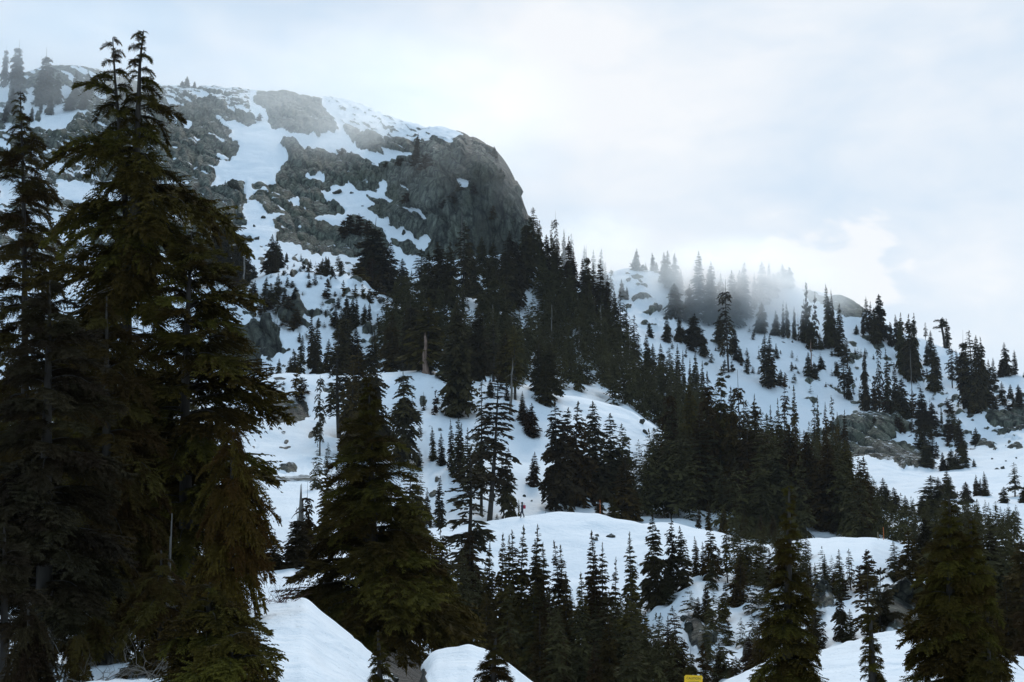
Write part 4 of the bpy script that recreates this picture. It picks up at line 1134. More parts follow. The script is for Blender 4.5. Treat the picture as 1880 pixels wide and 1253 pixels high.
Z('at the dark right edge', (3.6, 6.4), [(1870, 975, 1170, 46, 'd', M_OLIVE), (1835, 960, 1150, 50, 'd', M_FIR), (1890, 1000, 1200, 40, 'h', M_OLIVE), (1680, 960, 1110, 36, 'd', M_OLIVE), (1715, 985, 1140, 40, 'd', M_OLIVE), (1800, 945, 1120, 44, 'd', M_FIR), (1850, 1060, 1195, 40, 'b', M_OLIVE), (1650, 985, 1060, 20, 'h', M_FIR), (1762, 930, 1090, 40, 'b', M_FIR), (1700, 940, 1060, 36, 'd', M_FIR), (1730, 925, 1040, 30, 'b', M_FIR), (1815, 1020, 1190, 46, 'h', M_OLIVE)], M_OLIVE)

FZ = fill_zone
FZ('in the dense forest band below the cliff', (9.3, 14), [(700, 600), (745, 570), (790, 600), (870, 600), (900, 590), (960, 640), (990, 600), (985, 470), (1010, 520), (1050, 560), (1150, 660), (1250, 745), (1300, 790), (1290, 850), (1250, 815), (1190, 765), (1100, 733), (1000, 712), (930, 698), (800, 688), (700, 684)], 200, (9, 15), (0.15, 0.23), 'sddhhbg', 5, (M_FIR, M_OLIVE, M_FIR, M_OLIVE, M_RUST), 9, [(690, 470), (800, 440), (960, 405), (1000, 425), (1050, 470), (1100, 500), (1150, 560), (1200, 625), (1260, 650), (1320, 690)])
FZ('in the dark forest right of the middle bench', (6.3, 11.6), [(1170, 830), (1260, 835), (1330, 850), (1500, 880), (1610, 905), (1680, 950), (1900, 975), (1900, 1000), (1630, 1004), (1400, 1006), (1250, 958), (1130, 948), (1150, 900)], 120, (9, 17), (0.16, 0.25), 'ddhbhs', 6, (M_FIR, M_OLIVE, M_OLIVE), 11, [(1120, 830), (1180, 800), (1240, 720), (1320, 680), (1400, 730), (1500, 770), (1570, 800), (1600, 855), (1640, 895), (1700, 905), (1780, 900), (1900, 930)])
FZ('in the gully forest below the snow shelf', (3.5, 5.7), [(770, 1010), (880, 1130), (1150, 1130), (1180, 1200), (1260, 1260), (1240, 1330), (1000, 1340), (880, 1290), (800, 1210), (740, 1150)], 64, (7, 12), (0.15, 0.24), 'sshbd', 7, (M_OLIVE, M_OLIVE, M_FIR), 14, [(740, 960), (880, 1010), (1000, 1060), (1150, 1080), (1260, 1140)])
FZ('among the young trees by the caution sign', (3.4, 5.0), [(1230, 1190), (1400, 1100), (1480, 1100), (1640, 1150), (1500, 1190), (1400, 1215), (1320, 1265), (1230, 1330)], 22, (2.0, 5.5), (0.2, 0.3), 'shby', 8, (M_OLIVE, M_RUST, M_FIR), 14, [(1200, 1130), (1500, 1090), (1640, 1090)])
FZ('in the dark forest at the right edge', (3.5, 7), [(1640, 960), (1930, 960), (1930, 1190), (1760, 1160), (1690, 1100)], 36, (9, 15), (0.18, 0.26), 'dhd', 9, (M_OLIVE, M_FIR), 16, [(1630, 950), (1700, 915), (1760, 905), (1940, 930)])
FZ('in the shade behind the big left trees', (3.5, 9), [(-150, 780), (420, 790), (500, 960), (470, 1060), (300, 1100), (-150, 1130)], 50, (9, 15), (0.18, 0.26), 'dhd', 10, (M_OLIVE, M_FIR), 24, [(-150, 430), (100, 480), (300, 560), (400, 800), (480, 960)])
FZ('on the slope left of the central fir', (4.6, 8.6), [(560, 850), (700, 830), (780, 870), (770, 980), (700, 1000), (600, 960)], 12, (6, 11), (0.15, 0.22), 'hbds', 12, (M_OLIVE, M_FIR), 14, [(550, 800), (780, 820)])

FZ('in the forest joining the rib to the dark firs', (10.6, 14), [(1120, 740), (1180, 720), (1250, 755), (1330, 795), (1420, 828), (1500, 850), (1520, 900), (1400, 885), (1300, 858), (1260, 832), (1200, 782)], 52, (9, 14), (0.15, 0.22), 'ddhbs', 14, (M_OLIVE, M_FIR), 9, [(1110, 590), (1250, 665), (1320, 690), (1400, 735), (1500, 790)])
FZ('in the dark trees under the right snow face', (5.6, 9.2), [(1590, 925), (1660, 940), (1760, 925), (1920, 935), (1920, 1004), (1600, 1004)], 46, (5, 12), (0.17, 0.25), 'dhbd', 15, (M_OLIVE, M_FIR), 12, [(1590, 865), (1660, 905), (1720, 890), (1760, 885), (1820, 915), (1890, 920)])

FZ('on the scrubby snow of the ridge', (14.2, 17.4), [(1190, 620), (1300, 620), (1440, 560), (1520, 590), (1640, 650), (1880, 740), (1880, 760), (1560, 745), (1400, 705), (1230, 650)], 90, (0.8, 3.2), (0.25, 0.4), 'kykys', 21, (M_FIR, M_RUST), 5)
FZ('on the scrubby snow below the cliff', (10.4, 13.9), [(400, 500), (560, 480), (690, 530), (720, 600), (640, 680), (560, 650), (440, 560)], 66, (0.7, 2.8), (0.25, 0.45), 'kyyk', 22, (M_FIR, M_RUST, M_GOLD), 5)
FZ('on the scrubby lower right slope', (12, 15.5), [(1600, 700), (1760, 720), (1790, 790), (1700, 850), (1610, 760)], 56, (1.2, 5.0), (0.25, 0.4), 'yykss', 23, (M_FIR, M_RUST), 5)

FZ('at the dark right end of the snow shelf', (4.6, 6.3), [(1335, 995), (1480, 1000), (1490, 1050), (1400, 1075), (1340, 1050)], 22, (3.5, 8), (0.17, 0.25), 'dhsb', 24, (M_OLIVE, M_FIR), 11, [(1320, 935), (1500, 950)])
FZ('among the rocks of the lower snow bench', (3.8, 5.6), [(1165, 1115), (1300, 1070), (1440, 1045), (1640, 1065), (1640, 1150), (1450, 1190), (1250, 1200)], 32, (1.4, 4.5), (0.2, 0.34), 'kssyb', 25, (M_OLIVE, M_FIR, M_RUST), 13)

# the trees that show largest become things of their own, the smallest of the crowd one mass
TREES.sort(key=lambda t: -min(t['w'], 60) * 2 * (t['h'] * F_PX / t['D']))
CONIFERS = [t for t in TREES if t['kind'] != 'y']
SHRUBS = [t for t in TREES if t['kind'] == 'y']
LISTED = [t for t in CONIFERS if not t['fill']]
FILLED = [t for t in CONIFERS if t['fill']]
MASS = []
LIMIT = 420
crowd = LISTED + FILLED[:max(0, LIMIT - len(LISTED))]
MASS = FILLED[max(0, LIMIT - len(LISTED)):]
print('trees', len(TREES), 'listed', len(LISTED), 'filled', len(FILLED), 'mass', len(MASS), 'shrubs', len(SHRUBS))

# melt hollows and fallen needles round the trees, then the ground sheets themselves
NEEDLE = np.zeros_like(GY)
for t in TREES:
    if t['D'] > 420:
        continue
    R = min(2.2, max(0.6, 0.55 * t['r']))
    w = 2.6 * R * F_PX / t['D']
    c0, c1 = np.searchsorted(PX, [t['px'] - w, t['px'] + w])
    if c1 - c0 < 2:
        continue
    cm = (c0 + c1) // 2
    rr = np.where(np.abs(GD[:, cm] - t['D']) < 2.6 * R)[0]
    if len(rr) < 2:
        continue
    s = np.s_[rr[0]:rr[-1] + 1, c0:c1]
    d2 = ((POS2[s][..., 0] - t['g'][0]) ** 2 + (POS2[s][..., 1] - t['g'][1]) ** 2) / R ** 2
    POS2[s][..., 2] -= np.minimum(0.55, 0.35 * R + 0.1) * np.exp(-d2 * 1.4) - 0.08 * np.exp(-(np.sqrt(d2) - 1.6) ** 2 * 6)
    NEEDLE[s] = np.maximum(NEEDLE[s], np.exp(-d2 * 0.9))
ATTR['needle'] = NEEDLE
def sheet(name, r0, r1, c0, c1):
    sub = POS2[r0:r1 + 1, c0:c1 + 1]
    h, w = sub.shape[:2]
    idx = np.arange(h * w).reshape(h, w)
    q = np.stack([idx[:-1, :-1], idx[:-1, 1:], idx[1:, 1:], idx[1:, :-1]], -1).reshape(-1, 4)
    me = mesh_np(name, sub.reshape(-1, 3), q, M_TERRAIN, True, {k: v[r0:r1 + 1, c0:c1 + 1].ravel() for k, v in ATTR.items()})
    return tag(link(name, me), kind='structure')


CSPLIT = int(np.searchsorted(PX, 1003))
sheet('near_snow_bank', 0, ROW0[3], 0, NC - 1)['label'] = 'smooth near snowbank with a dark stream gap beside the big central fir'
sheet('lower_hillside', ROW0[3], ROW0[7], 0, NC - 1)['label'] = 'snow shelf and gully below the hiker, thick with conifers'
sheet('snowy_hillside', ROW0[7], ROW0[14], 0, NC - 1)['label'] = 'snow slope with rock steps rising to the cliff'
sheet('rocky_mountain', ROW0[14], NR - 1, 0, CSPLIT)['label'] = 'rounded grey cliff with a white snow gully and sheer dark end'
sheet('snowy_ridge', ROW0[14], NR - 1, CSPLIT, NC - 1)['label'] = 'snow ridge with scattered conifers behind the forest'
# snowfield round and behind the camera
bk = np.array([[-60, 1.6, -1.80], [60, 1.6, -1.80], [60, -70, -2.2], [-60, -70, -2.2]], float)
tag(link('snowfield', mesh_np('snowfield', bk, np.array([[3, 2, 1, 0]]), M_TERRAIN, False, dict(rock=np.zeros(4), dust=np.zeros(4), earth_and_shade=np.zeros(4), needle=np.zeros(4)))), kind='structure')


# ------------------------------------------------------------------ build the ordinary trees
ORD = ['first', 'second', 'third', 'fourth', 'fifth', 'sixth', 'seventh', 'eighth', 'ninth', 'tenth', 'eleventh', 'twelfth', 'thirteenth', 'fourteenth', 'fifteenth', 'sixteenth', 'seventeenth',
       'eighteenth', 'nineteenth', 'twentieth', 'twenty-first', 'twenty-second', 'twenty-third', 'twenty-fourth', 'twenty-fifth', 'twenty-sixth']
FORM = {'s': 'narrow spired fir', 'b': 'neat conical fir', 'd': 'dense dark fir', 'h': 'ragged drooping hemlock', 'g': 'thin gappy hemlock', 'y': 'low scrubby cedar', 'k': 'tiny fir sapling'}
NAME = {'s': 'fir_tree', 'b': 'fir_tree', 'd': 'fir_tree', 'h': 'hemlock_tree', 'g': 'hemlock_tree', 'y': 'scrub_cedar', 'k': 'fir_sapling'}
CAT = {'s': 'fir tree', 'b': 'fir tree', 'd': 'fir tree', 'h': 'hemlock tree', 'g': 'hemlock tree', 'y': 'shrub', 'k': 'sapling'}
TINT = {'needles_olive': 'olive ', 'needles_rusty': 'rusty brown ', 'needles_golden_cedar': 'golden brown ', 'needles_grey_fir': 'greyish ', 'needles_dark_fir': ''}


def label_all(trees):
    groups = {}
    for t in trees:
        mat = t['mat'] or KMAT[t['kind']]
        t['m'] = mat
        t['desc'] = TINT.get(mat.name, '') + FORM[t['kind']].replace('dense dark', 'dense' if TINT.get(mat.name) else 'dense dark')
        groups.setdefault((t['desc'], t['zone'], t['fill']), []).append(t)
    for (desc, zone, fill), ts in groups.items():
        for t in ts:
            t['group'] = ('shrubs ' if t['kind'] == 'y' else 'conifers ') + zone
        if fill and len(ts) > 24:
            for t in ts:
                t['label'] = f'{desc} crowded {zone}'
                t['group'] = f'{desc}s {zone}'
            continue
        ts.sort(key=lambda t: t['px'])
        if len(ts) == 1:
            ts[0]['label'] = f'{desc} {zone}'
        elif len(ts) == 2 and max(t['h'] for t in ts) > 1.2 * min(t['h'] for t in ts):
            a, b = sorted(ts, key=lambda t: -t['h'])
            a['label'] = f'taller {desc} {zone}'
            b['label'] = f'shorter {desc} {zone}'
        else:
            hs = sorted(ts, key=lambda t: -t['h'])
            for i, t in enumerate(ts):
                k = len(ts)
                if len(ts) > 2 and t is hs[0] and hs[0]['h'] > 1.12 * hs[1]['h']:
                    t['label'] = f'tallest {desc} {zone}'
                elif len(ts) > 2 and t is hs[-1] and hs[-1]['h'] < 0.85 * hs[-2]['h']:
                    t['label'] = f'shortest {desc} {zone}'
                elif i == 0:
                    t['label'] = f'leftmost {desc} {zone}'
                elif i == k - 1:
                    t['label'] = f'rightmost {desc} {zone}'
                else:
                    t['label'] = f'{desc} {zone}, {ORD[min(i, 25)]} from left'


label_all(crowd + SHRUBS)
rv = random.Random(3)
for t in crowd + SHRUBS:
    crown, trunk, rad, top = proto(t['kind'], rv.randrange(6), t['m'])
    root = empty(NAME[t['kind']], t['g'] - np.array([0, 0, 0.30]), rv.uniform(0, 6.28))
    s = t['r'] / rad * rv.uniform(0.95, 1.1)
    root.scale = (s, s * rv.uniform(0.85, 1.0), (t['h'] + 0.30) / top)
    root.rotation_euler[0] = rv.gauss(0, 0.03 if t['h'] < 11 else 0.014)
    root.rotation_euler[1] = rv.gauss(0, 0.03 if t['h'] < 11 else 0.014)
    tag(root, t['label'], CAT[t['kind']], t['group'])
    link('crown', crown, root)
    link('trunk', trunk, root)

# the rest of the crowd, one mass
if MASS:
    vs, tips = [], []
    lod = {}
    for t in MASS:
        key = (t['kind'], rv.randrange(2))
        if key not in lod:
            k, tip, _ = crown_np(key[0], 900 + ord(key[0]) + key[1] * 13, 0.45, 4)
            lod[key] = (k, tip, float(np.percentile(np.hypot(k[..., 0], k[..., 1]), 99)), float(k[..., 2].max()))
        k, tip, rad, top = lod[key]
        a = rv.uniform(0, 6.28)
        R = rotz(np.array([a]))[0]
        v = (k @ R.T) * np.array([t['r'] / rad, t['r'] / rad, t['h'] / top]) + t['g']
        vs.append(v.reshape(-1, 4, 3)); tips.append(tip.reshape(-1, 4))
    o = link('forest', kite_mesh('forest', np.concatenate(vs), np.concatenate(tips), M_FIR))
    tag(o, 'mass of dark conifers filling the gaps of the forest below the cliff', 'forest', kind='stuff')

# ------------------------------------------------------------------ the big near trees: trunk and separate boughs
BOUGHS = {}
STYLE = {'hemlock': dict(droop=0.36, hang=0.6, fat=0.74, plume=1.0), 'fir': dict(droop=0.18, hang=0.42, fat=0.74, plume=1.1), 'cedar': dict(droop=0.85, hang=1.25, fat=0.8, plume=0.9), 'twig': dict(droop=0.3, hang=0.5, fat=0.9, plume=0.9)}


def bough_meshes(style, mat):
    key = (style, mat.name)
    if key not in BOUGHS:
        out = []
        for i in range(6):
            rng = np.random.default_rng(500 + i * 7 + len(style))
            k, tip = bough_near(rng, 26, 13, **STYLE[style])
            wood = tube([[u, 0, 0.14 * math.sin(u * math.pi * 0.9) - STYLE[style]['droop'] * u ** 2.2] for u in np.linspace(0, 0.8, 6)], np.linspace(0.018, 0.004, 6), 4)
            n = len(k)
            iv = np.arange(n)[:, None] * 4
            tri = np.concatenate([iv + np.array([0, 1, 2]), iv + np.array([0, 2, 3])]).astype(np.int32)
            quad = wood[1].astype(np.int32) + n * 4
            me = mesh_np('bough', np.concatenate([k.reshape(-1, 3), wood[0]]), [tri, quad], mat, False, dict(tip=np.concatenate([tip.ravel(), np.zeros(len(wood[0]))])))
            me.materials.append(M_BARK)
            mi = np.zeros(len(tri) + len(quad), np.int32)
            mi[len(tri):] = 1
            me.polygons.foreach_set('material_index', mi)
            out.append(me)
        BOUGHS[key] = out
    return BOUGHS[key]


def hero(name, label, cat, D, stems, style, mat, r_trunk=0.22, pitch=(-30, 12), seed=0, group=None, dead=0, dense=1.0, minr=0.25, depth=0.85):
    """stems: list of (trunk polyline in photo pixels top first, outline [(py, left px, right px)], boughs)"""
    rng = np.random.default_rng(seed)
    if D is None:                        # stands on the near bank where its base shows
        D = ground(stems[0][0][-1][0], stems[0][0][-1][1], 1, 2)[1]
    gp, gd = ground_d(stems[0][0][-1][0], D)
    root = empty(name, gp)
    tag(root, label, cat, group)
    meshes = bough_meshes(style, mat)
    deadl = []
    for si, (line, outl, nb) in enumerate(stems):
        ly = np.array([p[1] for p in line], float)
        lx = np.array([p[0] for p in line], float)
        yy = np.linspace(ly[0], ly[-1], 16)
        xx = np.interp(yy, ly, lx)
        pts = P(xx, yy, D) - gp
        if si == 0:
            pts[-1] = (pts[-1][0], 0, -0.4)
        hh = np.linspace(0.0, 1.0, 16)
        tm = tubes_mesh('trunk', [(pts, 0.012 + r_trunk * hh ** 0.85 * (1 if si == 0 else 0.75))], M_BARK, 9)
        link('trunk', tm, root)
        oy = np.array([p[0] for p in outl], float)
        ol = np.array([p[1] for p in outl], float)
        orr = np.array([p[2] for p in outl], float)
        y0, y1 = oy[0], oy[-1]
        n = int(nb * dense)
        for i in range(n):
            q = (i + rng.uniform(0, 1)) / n
            py = y0 + (y1 - y0) * (q ** 1.0 if i % 7 else q ** 2.2)
            az = rng.uniform(0, 2 * math.pi)
            c = math.cos(az)
            L, Rr = np.interp(py, oy, ol), np.interp(py, oy, orr)
            wgt = 0.5 + 0.5 * c
            r = (Rr * wgt + L * (1 - wgt))
            r = r * (abs(c) + (1 - abs(c)) * depth) * D / F_PX
            r *= 1.06 * (1.0 - 0.38 * rng.random() ** 2)
            r = max(r, minr * (0.35 + 0.65 * min(1, q * 6)))
            h = 1 - q
            pt = pitch[0] * h ** 2.5 + pitch[1] * (1 - h) + rng.normal() * 7
            base = P(np.interp(py, ly, lx), py, D) - gp
            # the bough droops, so root it above the height where its tip shows
            b = link('bough', meshes[rng.integers(6)], root)
            b.location = base + np.array([0, 0, 0.10 * r])
            b.rotation_euler = (rng.normal() * 0.15, math.radians(pt), az)
            f_ = 1.0 + 0.8 * max(0.0, 1 - r / 0.9)
            b.scale = (r, r * f_ * (1 if rng.random() < 0.5 else -1), r * f_)
        for i in range(dead):
            py = y1 + rng.uniform(-60, 50)
            az = rng.uniform(0, 6.28)
            b0 = P(np.interp(py, ly, lx), py, D) - gp
            L = rng.uniform(0.5, 1.5)
            pp = [b0 + np.array([math.cos(az) * L * u, math.sin(az) * L * u, -0.5 * L * u * u + rng.normal() * 0.02]) for u in np.linspace(0, 1, 5)]
            deadl.append((pp, np.linspace(0.022, 0.005, 5)))
    if deadl:
        link('dead_branch', tubes_mesh('dead_branch', deadl, M_DEADWOOD, 4), root)
    return root


hero('hemlock_tree', 'tall olive hemlock with two crooked tops against the sky', 'hemlock tree', 35,
     [([(207, 70), (212, 160), (222, 260), (232, 400), (234, 600), (228, 900), (222, 1225)],
       [(72, 4, 4), (100, 18, 12), (112, 30, 18), (130, 18, 22), (150, 40, 30), (176, 92, 35), (195, 50, 35), (222, 118, 40), (245, 80, 40), (300, 130, 60), (350, 120, 70), (420, 150, 80), (520, 165, 90), (650, 175, 110), (800, 185, 120), (950, 190, 120), (1100, 165, 110)], 150),
      ([(264, 56), (257, 110), (254, 200), (250, 300), (247, 400), (238, 540)],
       [(60, 5, 6), (72, 8, 12), (84, 16, 12), (100, 14, 16), (118, 18, 40), (135, 20, 26), (150, 20, 50), (168, 25, 36), (190, 30, 66), (215, 30, 84), (240, 40, 62), (275, 40, 84), (310, 50, 130), (345, 60, 150), (378, 60, 205), (420, 70, 170), (470, 80, 185), (540, 80, 150)], 100)],
     'hemlock', M_HEMLOCK, 0.20, (-20, 14), 1, dead=10, minr=0.3)
hero('hemlock_tree', 'broad olive hemlock leaning boughs to the right beside the twin-topped one', 'hemlock tree', 33,
     [([(352, 425), (346, 550), (340, 700), (341, 900), (345, 1200)],
       [(428, 6, 6), (480, 50, 60), (540, 70, 105), (590, 80, 140), (640, 90, 160), (700, 100, 175), (770, 110, 180), (850, 110, 175), (950, 120, 155), (1060, 120, 130), (1130, 90, 100)], 155)],
     'fir', M_HEMLOCK, 0.20, (-20, 13), 2, dead=10)
hero('hemlock_tree', 'slim brownish hemlock with thin pointed top at the left edge', 'hemlock tree', 40,
     [([(37, 168), (41, 260), (45, 450), (46, 700), (48, 1220)],
       [(172, 3, 3), (200, 7, 8), (224, 28, 24), (245, 20, 22), (270, 42, 52), (300, 62, 62), (350, 60, 70), (420, 64, 74), (520, 70, 84), (700, 90, 95), (900, 105, 105), (1080, 100, 100)], 215)],
     'hemlock', M_OLIVE, 0.17, (-15, 16), 3, dead=8)
hero('fir_tree', 'broad dark fir with frosted grey-green boughs at the lower left', 'fir tree', 27,
     [([(92, 515), (88, 700), (82, 1000), (80, 1250)],
       [(520, 6, 6), (570, 45, 60), (640, 70, 100), (750, 95, 120), (880, 120, 150), (1000, 140, 165), (1090, 140, 150), (1140, 100, 110)], 150)],
     'fir', M_GREYFIR, 0.18, (-10, 12), 4, dead=14)
hero('fir_tree', 'deep green fir in the shade between frosted fir and broad hemlock', 'fir tree', 31,
     [([(196, 545), (196, 800), (190, 1235)], [(555, 6, 6), (620, 55, 60), (720, 85, 90), (850, 110, 115), (1000, 120, 125), (1100, 100, 110)], 130)],
     'hemlock', M_OLIVE, 0.18, (-10, 14), 5, dead=14)
hero('fir_tree', 'dark olive fir filling the gap at the foot of the big left hemlocks', 'fir tree', 37,
     [([(285, 640), (288, 900), (290, 1190)], [(650, 6, 6), (740, 70, 70), (880, 100, 100), (1050, 110, 110), (1120, 90, 90)], 110)],
     'hemlock', M_OLIVE, 0.17, (-10, 14), 25, dead=10)
hero('weeping_cedar', 'golden brown weeping cedar with pale trunk in front of the left hemlocks', 'cedar tree', 24,
     [([(429, 786), (426, 860), (424, 950), (418, 1050), (402, 1150), (392, 1275)],
       [(792, 5, 5), (815, 22, 18), (850, 42, 42), (900, 56, 66), (960, 62, 78), (1020, 66, 84), (1085, 58, 74), (1125, 40, 50)], 110)],
     'cedar', M_GOLD, 0.095, (-20, 6), 6, dead=4)
hero('hemlock_tree', 'low olive hemlock spreading over the snow at the bottom left', 'hemlock tree', None,
     [([(386, 1070), (382, 1150), (372, 1340)], [(1078, 8, 8), (1120, 55, 62), (1165, 80, 115), (1215, 95, 140), (1255, 100, 120), (1290, 80, 90)], 62)],
     'fir', M_HEMLOCK, 0.07, (-5, 10), 7, dead=6)
hero('fir_tree', 'low dark fir between the frosted fir and the weeping cedar', 'fir tree', 26,
     [([(296, 1010), (296, 1120), (292, 1290)], [(1020, 5, 5), (1060, 40, 40), (1110, 70, 75), (1170, 90, 95), (1220, 95, 95), (1250, 70, 70)], 80)],
     'hemlock', M_OLIVE, 0.08, (-10, 12), 31, dead=4)
hero('fir_tree', 'dark fir with boughs down to the snow below the frosted fir', 'fir tree', 30,
     [([(165, 930), (165, 1100), (165, 1270)], [(940, 6, 6), (1000, 60, 60), (1080, 110, 100), (1150, 120, 100), (1200, 90, 80)], 80)],
     'hemlock', M_OLIVE, 0.10, (-10, 12), 32, dead=10)
hero('fir_tree', 'dark young fir filling the left picture edge above the brown scrub', 'fir tree', 23,
     [([(8, 960), (8, 1100), (8, 1290)], [(965, 6, 6), (1020, 60, 50), (1100, 90, 75), (1180, 100, 80)], 60)],
     'fir', M_GREYFIR, 0.08, (-10, 12), 33, dead=6)
hero('hemlock_tree', 'lowest olive hemlock boughs resting on the snow below the weeping cedar', 'hemlock tree', None,
     [([(425, 1165), (424, 1220), (420, 1400)], [(1172, 14, 14), (1195, 60, 66), (1225, 85, 92), (1260, 105, 100), (1300, 110, 90)], 46)],
     'fir', M_HEMLOCK, 0.05, (2, 8), 37, dead=4)
hero('scrub_cedar', 'drooping brown scrub cedar in the bottom left corner', 'shrub', 17.5,
     [([(52, 1120), (55, 1200), (58, 1340)], [(1128, 18, 18), (1165, 52, 45), (1215, 75, 58), (1260, 90, 70), (1300, 90, 70)], 46)],
     'cedar', M_DARKBROWN, 0.05, (-10, 10), 8)
hero('scrub_cedar', 'dark little scrub cedar in the snow hollow at the bottom left', 'shrub', 24,
     [([(140, 1165), (142, 1260)], [(1170, 10, 10), (1195, 28, 30), (1225, 34, 36), (1245, 20, 20)], 26)],
     'cedar', M_OLIVE, 0.04, (-10, 10), 28)
hero('fir_tree', 'broad olive fir standing over the stream gap in the centre foreground', 'fir tree', 45,
     [([(676, 690), (682, 850), (686, 1000), (692, 1250)],
       [(696, 4, 4), (730, 18, 18), (770, 40, 38), (830, 68, 66), (900, 92, 92), (960, 102, 108), (1020, 122, 138), (1060, 150, 165), (1100, 185, 185), (1130, 165, 205), (1165, 110, 200), (1195, 60, 150)], 230)],
     'fir', M_HEMLOCK, 0.20, (-25, 12), 9, dead=16)
hero('fir_tree', 'tall olive fir, higher of the two tops at lower right', 'fir tree', None,
     [([(1743, 916), (1744, 1050), (1748, 1275)], [(922, 3, 3), (960, 19, 19), (1010, 40, 34), (1070, 60, 52), (1130, 76, 64), (1190, 93, 82), (1235, 95, 86), (1260, 77, 69)], 150)],
     'fir', M_HEMLOCK, 0.085, (-25, 12), 10, 'pair of big olive firs at lower right', dead=6, minr=0.12)
hero('fir_tree', 'olive fir close behind the tallest fir at lower right', 'fir tree', None,
     [([(1782, 952), (1782, 1050), (1786, 1285)], [(958, 3, 3), (990, 17, 17), (1040, 38, 38), (1100, 60, 57), (1160, 73, 65), (1215, 79, 77), (1245, 69, 77)], 120)],
     'fir', M_HEMLOCK, 0.085, (-25, 12), 11, 'pair of big olive firs at lower right', dead=6, minr=0.12)
hero('hemlock_tree', 'slender olive hemlock with yellowish top standing before the lower snow bench', 'hemlock tree', None,
     [([(1449, 890), (1448, 1000), (1446, 1150), (1444, 1300)], [(894, 2, 2), (914, 13, 9), (930, 7, 9), (960, 19, 16), (1000, 24, 22), (1060, 34, 34), (1110, 46, 44), (1160, 53, 55), (1210, 62, 67), (1260, 71, 74), (1290, 67, 67)], 170)],
     'fir', M_HEMLOCK, 0.08, (-15, 14), 12, dead=4, minr=0.10)
hero('fir_tree', 'narrow young fir on the near snowbank at lower right', 'fir tree', None,
     [([(1598, 1128), (1600, 1190), (1604, 1310)], [(1133, 2, 2), (1160, 13, 13), (1190, 18, 18), (1225, 24, 24), (1260, 28, 28), (1290, 24, 24)], 64)],
     'fir', M_HEMLOCK, 0.06, (-35, 10), 13, minr=0.12)
hero('fir_tree', 'small fir on the snow in the bottom right corner', 'fir tree', None,
     [([(1815, 1180), (1816, 1220), (1818, 1310)], [(1184, 2, 2), (1205, 22, 22), (1235, 36, 40), (1265, 45, 48), (1290, 36, 36)], 46)],
     'fir', M_HEMLOCK, 0.05, (-30, 10), 14, minr=0.12)
hero('fir_sapling', 'small yellowish fir sapling on the near snowbank by the stream gap', 'sapling', None,
     [([(694, 1158), (696, 1200), (700, 1290)], [(1163, 2, 2), (1185, 9, 9), (1210, 16, 15), (1240, 24, 24), (1270, 24, 24)], 54)],
     'fir', M_HEMLOCK, 0.04, (-30, 12), 15, minr=0.08)
hero('hemlock_sapling', 'young hemlock with curled top at the bottom edge of the snow', 'sapling', None,
     [([(921, 1166), (910, 1174), (907, 1200), (906, 1300)], [(1172, 2, 3), (1188, 12, 12), (1212, 24, 26), (1238, 34, 36), (1262, 38, 40), (1285, 30, 30)], 54)],
     'fir', M_OLIVE, 0.045, (-20, 12), 16, minr=0.1)

# ------------------------------------------------------------------ dead trunks, stump, twigs


def snag(name, label, cat, px, tip, base, rows, w, mat, seed, lean=0.0, branches=5, D=None, broken=True, crook=0.3):
    rng = np.random.default_rng(seed)
    if D:
        g, D = ground_d(px, D)
    else:
        g, D = ground(px, base, *rows)
    h = float(P(px, tip, D)[2] - g[2])
    r = w * D / F_PX
    root = empty(name, g)
    tag(root, label, cat)
    z = np.linspace(-0.2, h, 9)
    pts = np.stack([lean * h * (z / h) + crook * r * np.sin(z * 1.3 + seed), crook * r * np.cos(z * 1.7), z], -1)
    rr = r * (1.15 - 0.75 * np.clip(z / h, 0, 1)) * (1 + rng.normal(size=9) * 0.08)
    rr[0] *= 1.4
    parts = [(pts, rr)]
    if broken:
        for k in range(3):
            a = rng.uniform(0, 6.28)
            o = np.array([math.cos(a), math.sin(a), 0]) * rr[-1] * 0.55
            parts.append(([pts[-1] + o - np.array([0, 0, 0.1 * h]), pts[-1] + o + np.array([0, 0, h * rng.uniform(0.06, 0.2)])], [rr[-1] * 0.5, 0.01]))
    link('trunk', tubes_mesh('trunk', parts, mat, 9), root)
    if branches:
        lst = []
        for k in range(branches):
            f = rng.uniform(0.15, 0.9)
            a = rng.uniform(0, 6.28)
            L = h * rng.uniform(0.08, 0.22)
            b0 = np.array([lean * h * f, 0, f * h])
            lst.append(([b0 + np.array([math.cos(a) * L * u, math.sin(a) * L * u, -0.5 * L * u * u]) for u in np.linspace(0, 1, 4)], np.linspace(r * 0.22, r * 0.05, 4)))
        link('dead_branch', tubes_mesh('dead_branch', lst, mat, 4), root)
    return root


